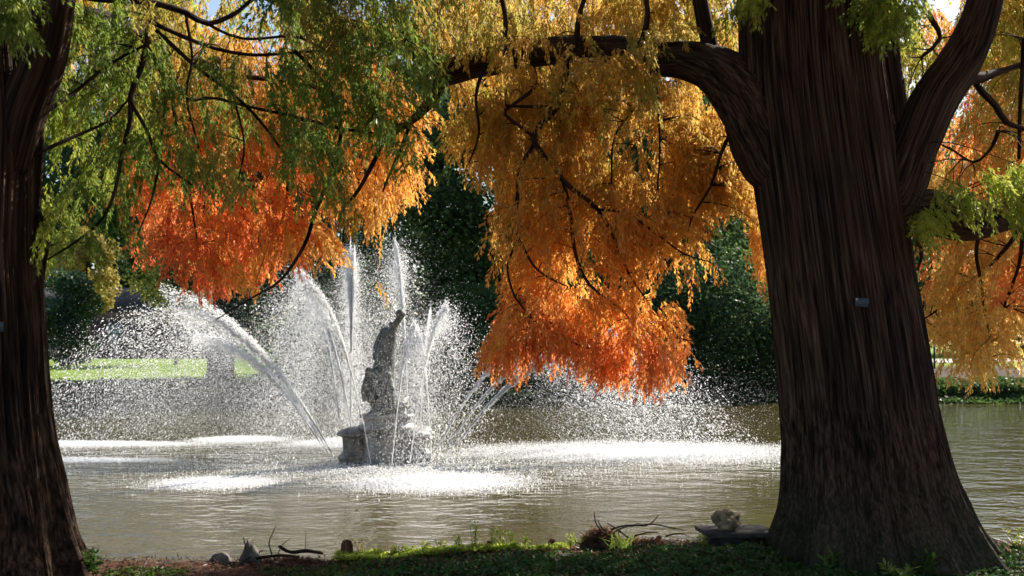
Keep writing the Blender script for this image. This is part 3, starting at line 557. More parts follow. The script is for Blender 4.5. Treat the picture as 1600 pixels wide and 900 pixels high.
# ------------------------------------------------------------------ far bank plants and post, right
def leaf_carpet(name, X_, Y_, Zt, col, size, mat, g, up=.6, asp=.8, **k):
    n = len(X_); P = np.stack([X_, Y_, Zt], 1); d = unit(g.normal(size=(n, 3))*[1, 1, .5]+[0, -.15, 0]); nrm = unit(g.normal(size=(n, 3))*.6+[0, 0, up]); sd = unit(np.cross(nrm, d)); ln = size*g.uniform(.6, 1.3, n)
    V, q = diamonds(P, d, sd, ln, ln*asp); return mesh_obj(name, V, q, mat, k.get('parent'), False, {'Col': np.repeat(np.clip(col, 0, 1), 4, 0)})
g = np.random.default_rng(70); n = 42000
x = g.uniform(10.5, 26, n); y = far_shore(x)+g.uniform(-.75, 3.0, n); ht = (.20+.16*vnoise(np.stack([x, y, 0*x], 1)*.9, 4))*np.clip((y-far_shore(x)+.9)*1.5, 0, 1)
z = np.maximum(gz(x, y)-.05, -.05)+ht*g.uniform(.1, 1, n)+.03
c = lerp((.035, .08, .02), (.13, .19, .05), g.uniform(0, 1, n)*.6+.4*vnoise(np.stack([x, y, z], 1)*1.1, 6))
tag(leaf_carpet('bank_plants', x, y, z, c, .14, M_bgleaf, g), 'low leafy ground cover along the far bank at the right', 'plants', kind='stuff')
n = 30000; x = g.uniform(-26, 10.5, n); y = far_shore(x)+g.uniform(-.7, 1.6, n); z = np.maximum(gz(x, y), -.04)+g.uniform(0, .35, n)
tag(leaf_carpet('bank_grass', x, y, z, lerp((.02, .045, .015), (.06, .09, .03), g.uniform(0, 1, n)), .16, M_bgleaf, g, asp=.35), 'dark rough growth at the far water edge', 'grass', kind='stuff')
M_post = plain_mat('dark_post', (.02, .018, .016), (.04, .036, .03), 20)
pp = at(1460, 570, 58); ps = Acc(); zb = float(gz(np.array([pp[0]]), np.array([58.]))[0])
ps.tube(np.array([[pp[0], 58, zb-.1], [pp[0], 58, zb+1.0]]), np.array([.05, .05]), n=10, step=.5); ps.tube(np.array([[pp[0], 58, zb+1.0], [pp[0], 58, zb+1.08]]), np.array([.065, .03]), n=10)
tag(ps.build('post', M_post), 'thin dark post beside the path on the far bank', 'post')

# ------------------------------------------------------------------ fountain
M_stone = plain_mat('weathered_stone', (.10, .095, .085), (.34, .32, .28), 5, .45, .6, .03)
M_bronze = plain_mat('dark_bronze', (.05, .055, .048), (.17, .17, .14), 9, .6, .7, .03, metal=.1)
FD = 21.2; FX = X(606, FD)
def lathe(name, prof, c, n, mat, parent, sq=0., rot=0., smooth=True):
    th = np.arange(n)/n*2*np.pi+rot; V = []
    for r, z in prof: V += [[c[0]+r*math.cos(a), c[1]+r*math.sin(a), z] for a in th]
    m = len(prof); i = np.arange(m-1)[:, None]*n; j = np.arange(n)[None]
    q = np.stack([i+j, i+(j+1) % n, i+n+(j+1) % n, i+n+j], -1).reshape(-1, 4); a = len(V); V += [[c[0], c[1], prof[-1][1]]]
    jj = np.arange(n); t = np.stack([(m-1)*n+jj, (m-1)*n+(jj+1) % n, np.full(n, a)], 1)
    return mesh_obj(name, V, [q, t], mat, parent, smooth)
ft = empty('fountain', (FX, FD, 0), 'stone fountain pedestal standing in the pond with a dark bronze figure group reaching up', 'fountain')
lathe('pedestal', [(.56, -.5), (.56, .06), (.52, .10), (.50, .13), (.47, .16), (.46, .48), (.47, .52), (.53, .56), (.56, .60), (.50, .64), (.46, .66), (.44, .74), (.50, .78), (.50, .82), (.36, .86)], (FX, FD), 28, M_stone, ft)
for (ox, oy) in ((-.60, -.15), (.52, -.30), (.48, .5), (-.45, .5)):
    lathe('corner_pier', [(.25, -.4), (.25, .04), (.27, .07), (.26, .10), (.22, .14), (.19, .17), (.18, .20), (.18, .42), (.20, .44), (.27, .46), (.29, .48), (.27, .52), (.20, .57), (.10, .60), (.03, .61)], (FX+ox, FD+oy), 20, M_stone, ft)
lathe('finial', [(.09, .80), (.09, .84), (.06, .86), (.07, .95), (.10, .98), (.10, 1.0), (.04, 1.01)], (FX+.30, FD-.30), 12, M_stone, ft)
def skin(name, verts, edges, radii, mat, parent, sub=2, root=0, disp=0.):
    me = bpy.data.meshes.new(name); me.from_pydata([(float(a)-parent.location[0], float(b)-parent.location[1], float(c)-parent.location[2]) for a, b, c in verts], edges, []); me.update()
    o = bpy.data.objects.new(name, me); COL.objects.link(o); o.parent = parent
    s = o.modifiers.new('skin', 'SKIN'); s.use_smooth_shade = True
    for v, r in zip(me.skin_vertices[0].data, radii): v.radius = (r, r) if not isinstance(r, tuple) else r; v.use_root = False
    me.skin_vertices[0].data[root].use_root = True
    ss = o.modifiers.new('sub', 'SUBSURF'); ss.levels = sub; ss.render_levels = sub
    if disp:
        tx = bpy.data.textures.new(name, 'CLOUDS'); tx.noise_scale = .12; dm = o.modifiers.new('d', 'DISPLACE'); dm.texture = tx; dm.strength = disp; dm.mid_level = .5
    me.materials.append(mat); return o
def pf(px, py, dy=0): p = at(px, py, FD+dy); return (p[0], p[1], p[2])
# main figure: thick twisted torso rising to raised arm and shell
vv = [pf(592, 632), pf(594, 605), pf(601, 570), pf(604, 545), pf(609, 522), pf(617, 508, -.05), pf(624, 498, -.1), pf(628, 489, -.12), pf(621, 486, -.18),
      pf(600, 515, .1), pf(590, 540, .2), pf(588, 565, .1), pf(611, 512, .22), pf(613, 503, .28)]
skin('main_figure', vv, [(0, 1), (1, 2), (2, 3), (3, 4), (4, 5), (5, 6), (6, 7), (7, 8), (4, 9), (9, 10), (10, 11), (4, 12), (12, 13)],
     [.30, .27, .20, .17, .10, .058, .05, .12, .07, .07, .08, .07, .04, .08], M_bronze, ft, disp=.03)
# crouching companions at its feet
skin('lower_figure', [pf(584, 630, -.2), pf(580, 612, -.25), pf(577, 595, -.3), pf(577, 584, -.32), pf(576, 573, -.34), pf(588, 602, -.42), pf(594, 618, -.55), pf(604, 632, -.5), pf(568, 610, -.3), pf(569, 628, -.35)],
     [(0, 1), (1, 2), (2, 3), (3, 4), (2, 5), (5, 6), (6, 7), (2, 8), (8, 9)], [.16, .13, .12, .055, .095, .05, .04, .03, .05, .035], M_bronze, ft, disp=.03)
skin('lower_figure', [pf(606, 632, -.3), pf(608, 618, -.3), pf(608, 600, -.28), pf(607, 590, -.3), pf(605, 580, -.32), pf(613, 606, -.45), pf(612, 622, -.55), pf(618, 638, -.55), pf(598, 608, -.4), pf(596, 622, -.5)],
     [(0, 1), (1, 2), (2, 3), (3, 4), (2, 5), (5, 6), (6, 7), (2, 8), (8, 9)], [.15, .12, .11, .05, .09, .05, .04, .03, .045, .03], M_bronze, ft, disp=.03)
g = np.random.default_rng(5)
def rock_mesh(name, c, s, mat, parent=None, seed=0, sub=3, amp=.22, cuts=7, rot=0.):
    bm = bmesh.new(); bmesh.ops.create_icosphere(bm, subdivisions=sub+1, radius=1); gg = np.random.default_rng(seed)
    P = np.array([v.co[:] for v in bm.verts]); 
    for k in range(cuts):
        nrm = unit(gg.normal(size=3)); nrm[2] = abs(nrm[2])*1.0 if k % 3 else nrm[2]; h = gg.uniform(.66, .9); dd = P@nrm; over = dd > h; P[over] -= np.outer(dd[over]-h, nrm)*.92
    P = P*(1+amp*.4*fbm(P*1.6+seed, seed)[:, None]+amp*.12*vnoise(P*6, seed)[:, None])
    P = P*np.array(s); ca, sa = math.cos(rot), math.sin(rot); P = np.stack([P[:, 0]*ca-P[:, 1]*sa, P[:, 0]*sa+P[:, 1]*ca, P[:, 2]], 1)+np.array(c)
    fc = np.array([[v.index for v in f.verts] for f in bm.faces]); bm.free()
    return mesh_obj(name, P, fc, mat, parent, False)
rock_mesh('rockwork', (FX-.02, FD-.1, .92), (.42, .36, .20), M_bronze, ft, 4, amp=.7)

# ------------------------------------------------------------------ water jets
def octs(P, ax, r, ln):
    """drops: two crossed blades along the flight direction"""
    n = len(P); a = unit(ax); b = unit(np.cross(a, RNG.normal(size=(n, 3)))); c = np.cross(a, b); e1 = P+a*ln[:, None]; e2 = P-a*ln[:, None]
    V = np.stack([e1, P+b*r[:, None], e2, P-b*r[:, None], e1, P+c*r[:, None], e2, P-c*r[:, None]], 1).reshape(-1, 3)
    return V, (np.arange(n*2)[:, None]*4+np.arange(4)[None])
def tets(P, r):
    n = len(P); a = unit(RNG.normal(size=(n, 3))); return octs(P, a, r*1.1, r*1.3)
def jet(n0, n1, H, label, nd=7000, sp=.045, fall=.13, seed=1, streams=1, rr=.0075, tb=.42, zs=0.):
    """n0, n1: (px, distance) of nozzle and of landing; H apex height"""
    g = np.random.default_rng(seed); p0 = np.array([X(n0[0], n0[1]), n0[1], .05+zs]); p1 = np.array([X(n1[0], n1[1]), n1[1], 0.])
    G = 9.8; vz = math.sqrt(2*G*H); T = 2*vz/G; v = np.append((p1-p0)[:2]/T, vz)
    sp *= .62; fall *= .8; nd = int(nd*1.45); rr *= .61
    t = empty('water_jet', p0, label, 'water jet', 'jets of the pond fountain')
    SV = [v*(1+(k-(streams-1)/2)*.045)+g.normal(size=3)*[.10, .10, .14]*(streams > 1) for k in range(streams)]
    SVV = []; SFF = []; SN = [0]
    for k in range(streams):
        tt = np.linspace(0, T*tb, 40); P = p0+v*tt[:, None]+np.array([0, 0, -.5*G])*(tt**2)[:, None]; P += np.cumsum(g.normal(size=P.shape), 0)*.0035
        P = P+tt[:, None]*(SV[k]-v)
        th_ = 1.1 if 'thickest' in label else .8 if 'three long' in label else .55 if 'arching' in label else .8; R = th_*(.0085+.004*np.abs(vnoise(P*9, k)))*np.interp(tt/T, [0, tb*.7, tb], [1, .9, .25]); Tn = unit(np.gradient(P, axis=0)); b1 = unit(np.cross(Tn, [.2, 1, .1])); b2 = np.cross(Tn, b1)
        for bb in (unit(b1+b2), unit(b1-b2)):
            Vr = np.stack([P-bb*R[:, None], P+bb*R[:, None]], 1).reshape(-1, 3); ii = np.arange(len(P)-1)[:, None]*2; SVV.append(Vr); SFF.append(ii+np.array([[0, 1, 3, 2]])+SN[0]); SN[0] += len(Vr)
    mesh_obj('stream', np.vstack(SVV), np.vstack(SFF), M_stream, t, True)
    # drops: breakup starts on the way up, every drop flies its own arc
    u = g.uniform(.0, 1, nd); tau = T*(.14+.92*u**.9); amt = np.clip((tau/T-.10)*1.5, .05, 1)[:, None]
    k = 1-np.abs(g.normal(size=(nd, 1)))*fall*amt; vi = v*k*np.array([1, 1, 1]); vi[:, 2] *= 1-np.abs(g.normal(size=nd))*fall*.35*amt[:, 0]
    vi += g.normal(size=(nd, 3))*np.linalg.norm(v)*sp*amt
    P = p0+vi*tau[:, None]; P[:, 2] -= .5*G*tau**2; vel = vi.copy(); vel[:, 2] -= G*tau
    nc = nd if 'three long' in label else nd//2; tc = T*g.uniform(.03, .50, nc); vc = np.array(SV)[g.integers(0, streams, nc)]*(1+g.normal(size=(nc, 3))*(.007 if 'three long' in label else .010))*(1-np.abs(g.normal(size=(nc, 1)))*.02); Pc = p0+vc*tc[:, None]; Pc[:, 2] -= .5*G*tc**2; vcl = vc.copy(); vcl[:, 2] -= G*tc
    # clumping
    P += .06*np.stack([vnoise(P*5+7*j, j) for j in range(3)], 1)*amt
    P = np.vstack([P, Pc]); vel = np.vstack([vel, vcl]); fat = np.where(np.arange(len(P)) >= len(P)-nc, 2.0 if 'three long' in label else 1.15, 1.0); ok = P[:, 2] > 0; P = P[ok]; vel = vel[ok]; r = rr*fat[ok]*np.exp(g.normal(size=len(P))*.38)
    V, f = octs(P, vel+g.normal(size=P.shape)*1.2, r, r*g.uniform(1.1, 2.6, len(P)))
    tag(mesh_obj('droplets', V, f, M_drop, t), kind='stuff'); return t
jets = [
    ((524, 21.0), (-10, 21.5), 2.75, 'topmost long jet arching far out to the left', 6500, .030, .10, 4, .0105),
    ((520, 21.1), (60, 23.0), 2.35, 'second long jet arching to the left, under the topmost one', 7000, .04, .17, 3, .0085),
    ((514, 21.2), (110, 24.5), 2.2, 'lowest of the long jets arching to the left', 8500, .05, .22, 1, .0075),
    ((580, 20.3), (352, 17.7), 3.0, 'jet leaning left that crosses the left front of the pedestal', 9000, .05, .17, 1, .0075),
    ((557, 21.6), (378, 25.3), 3.45, 'high jet leaning left behind the pedestal', 18000, .05, .2, 1, .0075),
    ((538, 21.4), (440, 26.0), 2.9, 'fine jet left of the high white column', 15000, .05, .22, 1, .0065),
    ((548, 21.8), (548, 25.0), 3.95, 'tallest white column of water left of the bronze figure', 34000, .032, .17, 2, .007),
    ((640, 21.9), (596, 25.4), 4.0, 'tall loose plume rising behind the bronze figure', 13000, .055, .16, 1, .0085),
    ((613, 20.2), (692, 17.6), 2.35, 'thin jet crossing the front of the pedestal and leaning right', 8000, .045, .15, 1, .0075),
    ((641, 20.4), (768, 18.2), 2.65, 'jet bending right to a rounded plume right of the figure', 6500, .05, .13, 1, .008),
    ((675, 20.8), (622, 17.6), 2.3, 'thin jet right of the pedestal leaning back to the left', 4500, .04, .15, 1, .007),
    ((655, 21.5), (690, 25.5), 2.7, 'jet rising behind the right corner pier', 5000, .05, .18, 1, .007),
    ((676, 21.2), (1040, 25.6), 2.35, 'leftmost of the three long jets shooting right', 11000, .045, .2, 1, .0075),
    ((689, 21.1), (1110, 24.0), 2.2, 'middle one of the three long jets shooting right', 12000, .045, .2, 1, .0075),
    ((697, 20.9), (1190, 22.6), 2.15, 'lowest and thickest of the three long jets shooting right', 14000, .038, .16, 2, .0095)]
for k, (a, b, H, lab, nd, sp, fall, st, rr) in enumerate(jets): jet(a, b, H, lab, nd, sp, fall, 100+k, st, rr)
# splash sheets where the jets land, and drifting mist
def splash(px, d, rx, ry, n, label, seed, h=.014, r=.0045, pw=1.0):
    g = np.random.default_rng(seed); a = g.uniform(0, 6.28, n); q = np.minimum(np.sqrt(np.abs(g.normal(size=n))*g.uniform(0, 1, n))*.72, g.uniform(.55, 1.2, n)); x = X(px, d)+np.cos(a)*q*rx; y = d+np.sin(a)*q*ry
    z = g.exponential(h, n)*np.exp(-q*1.2)+.004; P = np.stack([x, y, z], 1); V, f = tets(P, r*np.exp(g.normal(size=n)*.4)); P[:, 2] = g.uniform(.004, .02, n); P[:, :2] = np.array([X(px, d), d])+(P[:, :2]-np.array([X(px, d), d]))*.8
    a = g.uniform(0, 6.28, n); dd = np.stack([np.cos(a), np.sin(a), g.normal(size=n)*.15], 1); sd = np.stack([-np.sin(a), np.cos(a), g.normal(size=n)*.15], 1); V2, f2 = diamonds(P, dd, sd, g.uniform(.012, .03, n), g.uniform(.01, .026, n))
    o = mesh_obj('splash', np.vstack([V, V2]), [f, f2+len(V)], M_drop); o.data.materials.append(M_foam); mi = np.zeros(len(f)+len(f2), dtype=np.int32); mi[len(f):] = 1; o.data.polygons.foreach_set('material_index', mi)
    tag(o, label, 'splash', 'splashes where the jets land', 'stuff')
splash(1000, 22.9, 5.0, 3.4, 62000, 'wide white splash sheet on the right of the pond', 1)
splash(680, 17.9, 2.0, 1.9, 26000, 'bright splash in front of the fountain to the right', 2)
splash(335, 17.8, 1.3, 1.2, 15000, 'bright splash in front of the fountain to the left', 3)
splash(375, 25.8, 1.3, 1.2, 26000, 'splash behind the fountain to the left', 4)
splash(80, 24.6, 4.2, 1.0, 60000, 'long pale splash near the left trunk', 5)
splash(540, 24.6, 1.6, 1.3, 30000, 'splash behind the fountain pedestal', 6, h=.05)
splash(110, 21.2, 2.6, .6, 20000, 'faint nearer splash line near the left trunk', 7)
splash(600, 19.6, 7.0, 3.6, 12000, 'thin scatter of fallen drops and white flakes painting silvery glare round the fountain', 8, pw=.5)  # fallen drops, plus white flakes that stand in for glare on the water
g = np.random.default_rng(77)
def mist(c, s, n, label, r=.0024):
    P = g.normal(size=(n, 3))*np.array(s)+np.array(c); P = P[P[:, 2] > 0]; V, f = tets(P, r*np.exp(g.normal(size=len(P))*.4)); tag(mesh_obj('mist', V, f, M_drop), label, 'mist', kind='stuff')
mist((X(450, 23), 23, .9), (1.5, 1.0, .85), 130000, 'fine drifting mist left of the fountain')
mist((X(560, 23.5), 23.5, 1.6), (.8, .8, 1.1), 85000, 'fine mist behind the bronze figure')
mist((X(960, 23.6), 23.6, .6), (1.6, .8, .5), 40000, 'fine mist over the right splash')
mist((X(630, 20.2), 20.2, .9), (.55, .35, .7), 18000, 'fine mist in front of the bronze figure')
mist((X(250, 23), 23, .9), (1.5, .8, .6), 60000, 'fine mist under the left arching jets')

# ------------------------------------------------------------------ near bank details
def gpt(px, py_d): x = X(px, py_d); return np.array([x, py_d, float(gz(np.array([x]), np.array([py_d]))[0])])
M_slab = plain_mat('dark_slate_slab', (.02, .019, .018), (.07, .064, .06), 14, .97, .5)
M_rock = plain_mat('sandstone', (.10, .075, .04), (.38, .30, .18), 16, .9, .8, .03)
M_grey = plain_mat('grey_stone', (.07, .058, .05), (.19, .16, .14), 9, .9, .8, .02)
M_wood = bark_mat('knee_wood', (.05, .022, .014), (.16, .075, .045), (.27, .14, .09), 45, 6)
c = gpt(1150, 9.95)
st = empty('stone_plinth', (c[0], 9.95, .36), 'low dark slab on a block at the water edge left of the big trunk', 'plinth')
V, q = box_data((c[0]-.255, 9.83, .34), (c[0]+.245, 10.05, .50)); o = mesh_obj('block', V, q, M_slab, st)
V = np.array([[c[0]-.27, 9.72, .505], [c[0]+.30, 9.74, .505], [c[0]+.265, 10.13, .512], [c[0]-.315, 10.13, .512], [c[0]-.275, 9.72, .545], [c[0]+.302, 9.74, .545], [c[0]+.268, 10.14, .552], [c[0]-.32, 10.13, .552]])
o = mesh_obj('slab', V, q, M_slab, st); b = o.modifiers.new('bevel', 'BEVEL'); b.width = .006; b.segments = 2
tag(rock_mesh('rock', (X(1134, 9.92), 9.90, .625), (.125, .11, .088), M_rock, seed=12, amp=.6, cuts=9), 'angular sandstone rock lying on the dark slab', 'rock')
tag(rock_mesh('rock', gpt(348, 9.25)+[0, 0, .02], (.085, .07, .055), M_grey, seed=5, amp=.5), 'low rounded grey rock at the shore, left of the pointed one', 'rock', 'loose rocks on the shore')
o = rock_mesh('rock', gpt(392, 9.3)+[0, 0, .06], (.10, .07, .13), M_grey, seed=8, amp=.5, cuts=5); me = o.data
for v in me.vertices:
    zz = v.co.z-.42; f = max(.25, 1-max(0, zz)*5.2); cx = X(390, 9.3); v.co.x = cx+(v.co.x-cx)*f
tag(o, 'pointed grey rock standing up at the shore', 'rock', 'loose rocks on the shore')
def knee(px, d, h, r, label, lean=0., seed=0, tilt=1.0):
    c = gpt(px, d); A = Acc(); A.tube(np.array([c-[0, 0, .06], c+[lean*.2, 0, h*.3], c+[lean*.6, 0, h*.7], c+[lean, 0, h*.93], c+[lean*1.1, 0, h]]), np.array([r*1.25, r*1.05, r, r*.8, r*.35]), n=18, rough=.22, seed=seed, step=.012)
    tag(A.build('cypress_knee', M_wood), label, 'cypress knee', 'cypress knees on the near bank')
knee(542, 9.6, .16, .045, 'tallest split red-brown stub beside the yellow seedling', 0, 3)
knee(764, 9.75, .10, .020, 'thin dark stub among the tall yellow-green weeds', .0, 4)
knee(859, 9.85, .085, .022, 'small leaning stub right of the weeds', .03, 5)
knee(1029, 9.95, .07, .021, 'small rounded pale stub between the debris heap and the slab', 0, 6)
# leaf-litter heap with twigs
def heap(c, s, n, label, name, seed, colr, tw):
    g = np.random.default_rng(seed); t = empty(name, c, label, 'debris')
    o = rock_mesh('mound', np.array(c)+[0, 0, -.01], s, M_soil, t, seed, amp=1.2, cuts=2)
    a = g.uniform(0, 6.28, n); q = g.uniform(0, 1, n)**.6; ex = g.uniform(.9, 1.12, n)
    P = np.stack([c[0]+np.cos(a)*q*s[0]*ex, c[1]+np.sin(a)*q*s[1]*ex, c[2]+s[2]*np.sqrt(np.clip(1-q*q, 0, 1))*ex], 1); d = unit(g.normal(size=(n, 3))*[1, 1, .5]); sd = unit(np.cross(d, g.normal(size=(n, 3))))
    V, f = diamonds(P, d, sd, g.uniform(.02, .07, n), g.uniform(.004, .012, n)); cc = lerp(colr, (.30, .15, .08), g.uniform(0, 1, n)**2)
    mesh_obj('litter', V, f, M_leaf, t, False, {'Col': np.repeat(cc, 4, 0)})
    A = Acc()
    for pts in tw: limb(A, pts, n=5, step=.03, wob=.01, seed=len(A.V))
    A.build('twigs', M_branch, t)
M_soil = plain_mat('heap_soil', (.03, .018, .012), (.10, .055, .035), 25, .95, .8)
heap(gpt(940, 9.85)+[0, 0, 0], (.16, .12, .13), 1500, 'dark heap of soil and leaf litter with bent twigs sticking out', 'debris_heap', 3, (.05, .03, .02),
     [[(940, 832, 9.8, 1.4), (930, 815, 9.8, 1.2), (929, 800, 9.8, .7)], [(950, 835, 9.8, 1.6), (938, 822, 9.8, 1.2), (934, 812, 9.8, .7)], [(985, 842, 9.75, 1.6), (958, 823, 9.8, 1.3), (948, 818, 9.8, .8)],
      [(955, 828, 9.8, 1.6), (980, 821, 9.85, 1.4), (1010, 821, 9.9, 1.1), (1022, 812, 9.9, .9), (1029, 803, 9.9, .5)], [(975, 823, 9.85, 1.2), (1020, 820, 9.9, 1.1), (1050, 826, 9.9, .9), (1070, 830, 9.9, .5)], [(950, 840, 9.7, 2), (970, 826, 9.8, 1.4), (1000, 818, 9.9, .7)]])
heap(gpt(1000, 9.85)+[0, 0, -.01], (.28, .12, .055), 1500, 'low reddish litter bank between the dark heap and the slab', 'debris_heap', 4, (.08, .045, .03), [[(1040, 838, 9.8, 1.4), (1062, 834, 9.8, 1), (1078, 838, 9.8, .5)], [(990, 838, 9.8, 1.4), (1015, 832, 9.8, 1), (1030, 834, 9.8, .5)]])
heap(gpt(450, 9.35)+[0, 0, -.01], (.33, .12, .05), 1800, 'low litter bank with broken branches behind the ivy at left', 'debris_heap', 5, (.08, .045, .03),
     [[(436, 853, 9.4, 2.6), (455, 862, 9.4, 3), (480, 860, 9.4, 3.2), (505, 864, 9.4, 2.4)], [(400, 873, 9.2, 2.5), (440, 868, 9.2, 2.6), (470, 870, 9.2, 2)], [(366, 884, 9.1, 1.2), (385, 874, 9.2, 1.4), (410, 860, 9.3, 1.4)],
      [(425, 868, 9.3, 1.2), (420, 850, 9.3, 1.2), (424, 838, 9.3, .9), (431, 822, 9.3, .6)], [(386, 874, 9.25, 1.2), (384, 856, 9.25, 1.2), (381, 840, 9.25, .9)], [(434, 866, 9.35, .8), (442, 850, 9.35, .7), (455, 840, 9.35, .5)], [(477, 858, 9.35, .6), (478, 830, 9.35, .5)]])
lt = Acc(); limb(lt, [(1545, 842, 10.2, 4), (1570, 850, 10.2, 4), (1590, 862, 10.1, 3.5), (1600, 866, 10.1, 2)], n=8, step=.04, rough=.1)
tag(lt.build('fallen_branch', plain_mat('bleached_wood', (.3, .25, .2), (.5, .43, .36), 20)), 'short pale bleached branch on the ground right of the big trunk', 'branch')
# litter on the bank
g = np.random.default_rng(90); n = 16000; x = g.uniform(-5.5, 5.5, n); y = crest(x)+.12-np.abs(g.normal(size=n))*.7; z = gz(x, y)+g.uniform(.002, .03, n)
tag(leaf_carpet('fallen_leaves', x, y, z, lerp((.06, .035, .024), (.24, .13, .08), g.uniform(0, 1, n)**1.5), .05, M_leaf, g, asp=.2), 'brown needle litter strewn over the near bank', 'leaves', kind='stuff')
# ivy carpet in the foreground
def ivy(name, n, xr, off, hgt, c0, c1, size, label, seed, thr=-.9, mat=M_ivy, asp=.8, top=1.):
    g = np.random.default_rng(seed); x = g.uniform(*xr, n); y = crest(x)-g.uniform(*off, n); pn = np.stack([x, y, 0*x], 1)
    k = vnoise(pn*1.4, seed) > thr; x, y, pn = x[k], y[k], pn[k]; n = len(x); off_ = crest(x)-y; lim = np.clip((off_-np.where(x < .55, .62, .25))/.5, 0, 1) if name == 'ivy' else 1.; h = hgt*lim*(.55+.45*vnoise(pn*2.2, seed+1)+.25*vnoise(pn*7, seed+2)); z = gz(x, y)+np.clip(h, .012, 1)*g.uniform(.35, 1, n)**.5*top
    tag(leaf_carpet(name, x, y, z, lerp(c0, c1, g.uniform(0, 1, n)), size, mat, g, up=.9, asp=asp), label, 'ivy' if 'ivy' in name else 'plants', kind='stuff')
ivy('ivy', 30000, (-1.2, 4.6), (.28, 2.0), .085, (.02, .055, .012), (.06, .13, .03), .036, 'dark ivy carpet along the bottom from the middle to the right', 91)
ivy('ivy', 16000, (-3.0, -.9), (.30, 1.8), .08, (.04, .08, .015), (.12, .18, .03), .03, 'thin green ground cover along the bottom at left', 92, thr=-.5)
ivy('low_weeds', 18000, (-1.4, 0.45), (-.14, .30), .085, (.26, .36, .05), (.52, .60, .09), .024, 'sunlit yellow-green weed strip along the water edge', 93, mat=M_leaf, asp=.55)
def weed(px, d, h, label, seed, name='weed_plant', c0=(.24, .33, .04), c1=(.50, .56, .09), n=90, lr=.028, group='sunlit weeds on the near bank', spread=.03):
    g = np.random.default_rng(seed); h *= 1.25; n = int(n*1.4); c = gpt(px, d); t = empty(name, c, label, 'plant', group)
    A = Acc(); V_ = []; k = 3 if h > .08 else 2
    for s in range(k):
        top = c+np.array([g.normal()*spread, g.normal()*spread, h*g.uniform(.75, 1)]); A.tube(np.array([c-[0, 0, .02], (c+top)/2+[g.normal()*.008, 0, 0], top]), np.array([.003, .0025, .001]), n=4, step=.03)
        u = g.uniform(.15, 1, n//k); V_.append(c+(top-c)*u[:, None]+g.normal(size=(n//k, 3))*.006)
    A.build('stem', plain_mat('stem_green', (.12, .15, .03), (.2, .24, .05)) if 'stem_green' not in bpy.data.materials else bpy.data.materials['stem_green'], t)
    P = np.vstack(V_); m = len(P); dd = unit(g.normal(size=(m, 3))*[1, 1, .35]+[0, 0, .35]); sd = unit(np.cross(dd, [0, 0, 1.])+g.normal(size=(m, 3))*.4)
    V, f = diamonds(P, dd, sd, g.uniform(.7, 1.3, m)*lr, g.uniform(.35, .55, m)*lr); mesh_obj('leaves', V, f, M_leaf, t, False, {'Col': np.repeat(lerp(c0, c1, g.uniform(0, 1, m)), 4, 0)})
weed(743, 9.72, .23, 'tallest yellow-green weed left of the thin stub', 1, n=130)
weed(716, 9.72, .13, 'short weed just left of the tallest weed', 2)
weed(768, 9.76, .19, 'weed right behind the thin dark stub', 3, n=100)
weed(783, 9.78, .15, 'bushy weed in the middle of the sunlit clump', 4, n=100)
weed(802, 9.78, .16, 'tall bushy weed at the right of the sunlit clump', 5, n=110)
weed(820, 9.82, .10, 'low weed at the right end of the sunlit clump', 6)
weed(892, 9.9, .10, 'small weed alone beside the dark heap', 7)
weed(905, 9.9, .10, 'small weed touching the left side of the dark heap', 8)
weed(1100, 9.7, .10, 'small bright weed at the left foot of the slab block', 9)
weed(565, 9.6, .14, 'seedling with yellow leaves beside the tallest stub', 10, c0=(.55, .40, .07), c1=(.75, .55, .15), n=26, lr=.035, spread=.05)
for k, px in enumerate((590, 615, 640, 665, 690)): weed(px, 9.68+.01*k, .06+.012*k, ['lowest weed', 'low weed', 'small round weed', 'leafy small weed', 'upright small weed'][k]+' on the sunlit strip, '+['touching the yellow seedling', 'second from the yellow seedling', 'midway to the big clump', 'second from the big clump', 'touching the big clump'][k], 20+k)
def broad(px, d, h, n, label, seed, c0=(.05, .11, .02), c1=(.16, .28, .05), lr=.07):
    weed(px, d, h, label, seed, 'leafy_plant', c0, c1, n, lr, 'leafy plants in front of the trunks', .09)
broad(146, 8.75, .16, 80, 'broad leaved plant at the foot of the left trunk', 31)
broad(1290, 8.75, .12, 50, 'dark leafy plant in front of the foot of the big trunk', 32)
broad(1440, 8.75, .13, 50, 'leafy plant before the right buttress of the big trunk', 33)
broad(1400, 8.55, .10, 70, 'sunlit ivy tuft at the bottom edge below the big trunk', 34, (.16, .25, .05), (.4, .5, .12))  # lighter leaf colours than the other ivy stand in for a patch of sun
broad(1590, 9.9, .14, 60, 'bright leafy plant at the right edge of the bank', 35, (.2, .27, .04), (.42, .45, .07), .04)
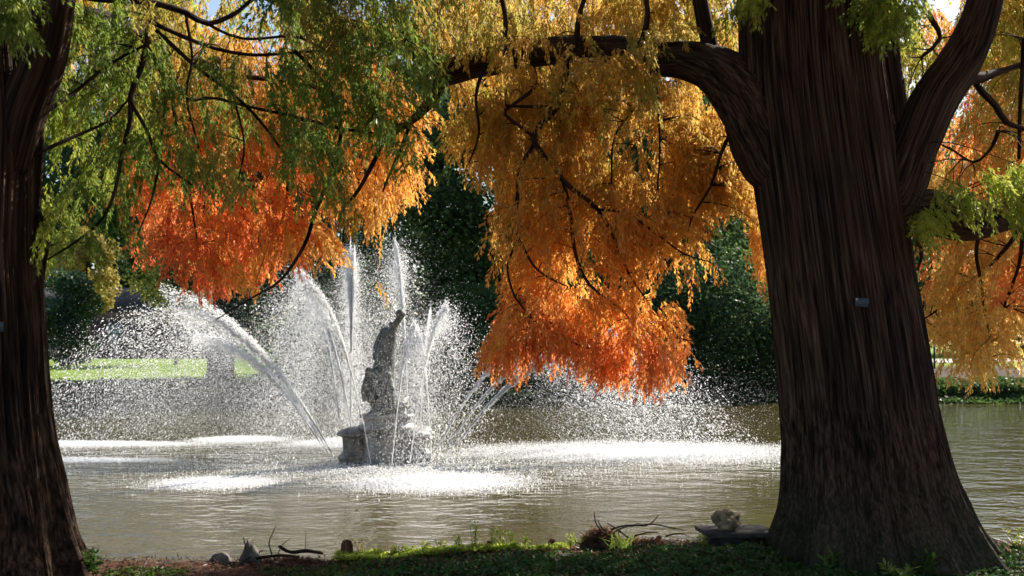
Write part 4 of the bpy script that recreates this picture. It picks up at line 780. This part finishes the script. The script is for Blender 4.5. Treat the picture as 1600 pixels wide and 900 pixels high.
# blades of grass by the heap
g = np.random.default_rng(12); n = 40; c = gpt(968, 9.65); P = c+g.normal(size=(n, 3))*[.05, .02, 0]; d = unit(g.normal(size=(n, 3))*[.5, .3, .1]+[0, 0, 1]); V, f = diamonds(P, d, unit(np.cross(d, [0, 1., 0])), g.uniform(.10, .19, n), np.full(n, .009), bend=g.normal(size=(n, 3))*[.3, .1, 0])
tag(mesh_obj('grass_tuft', V, f, M_leaf, None, False, {'Col': np.repeat(lerp((.2, .3, .05), (.4, .5, .1), g.uniform(0, 1, n)), 4, 0)}), 'tuft of bright grass blades in front of the dark heap', 'grass tuft')

# tree labels (writing too small to read in the photo)
M_plate = plain_mat('dark_blue_plate', (.012, .022, .03), (.02, .04, .055), 30, .35, .1)
M_white = plain_mat('white_marks', (.5, .5, .48), (.6, .6, .58), 30, .5, .1)
def surf_y(ob, x, z):
    ok, loc, nrm, idx = ob.ray_cast(Vector((x, -5, z))-ob.parent.location if ob.parent else Vector((x, -5, z)), Vector((0, 1, 0))); return (loc.y+ob.parent.location[1]) if ok else None
bpy.context.view_layer.update()
def plate(px, py, d, wpx, hpx, trunk, label, rot=0.06):
    p = at(px, py, d); y = surf_y(trunk, p[0], p[2]) or d-.5; sy = y/d; x = (px-800)/F*y; z = CH+(HZ-py)/F*y; wd = wpx/F*y/2; hh = hpx/F*y/2
    t = empty('tree_label', (x, y-.02, z), label, 'label', 'small labels fixed to the trunks'); box('plate', (x-wd, y-.028, z-hh), (x+wd, y-.022, z+hh), M_plate, t, .001)
    V, q = box_data((x-wd*.92, y-.030, z+hh*.45), (x-wd*.68, y-.0285, z+hh*.85)); mesh_obj('mark', V, q, M_white, t)
    Vs = []; Qs = []
    for k, (a, b, zz) in enumerate(((-.1, .1, .62), (-.55, .5, .1), (-.6, .45, -.18), (-.2, .6, -.62))):
        V, q = box_data((x+a*wd, y-.0292, z+zz*hh-hh*.05), (x+b*wd, y-.0285, z+zz*hh+hh*.03)); Vs.append(V); Qs.append(q+8*k)
    mesh_obj('lettering', np.vstack(Vs), np.vstack(Qs), plain_mat('faint_lettering', (.06, .09, .11), (.09, .12, .14)), t)
    t.rotation_euler = (0, rot, 0)
plate(1345, 473, D1, 21, 14, [o for o in rtree.children if o.name.startswith('trunk')][0], 'small dark blue plate fixed to the big right trunk')
plate(-1, 511, D2, 16, 16, [o for o in ltree.children if o.name.startswith('trunk')][0], 'small dark blue plate cut by the left picture edge', 0)
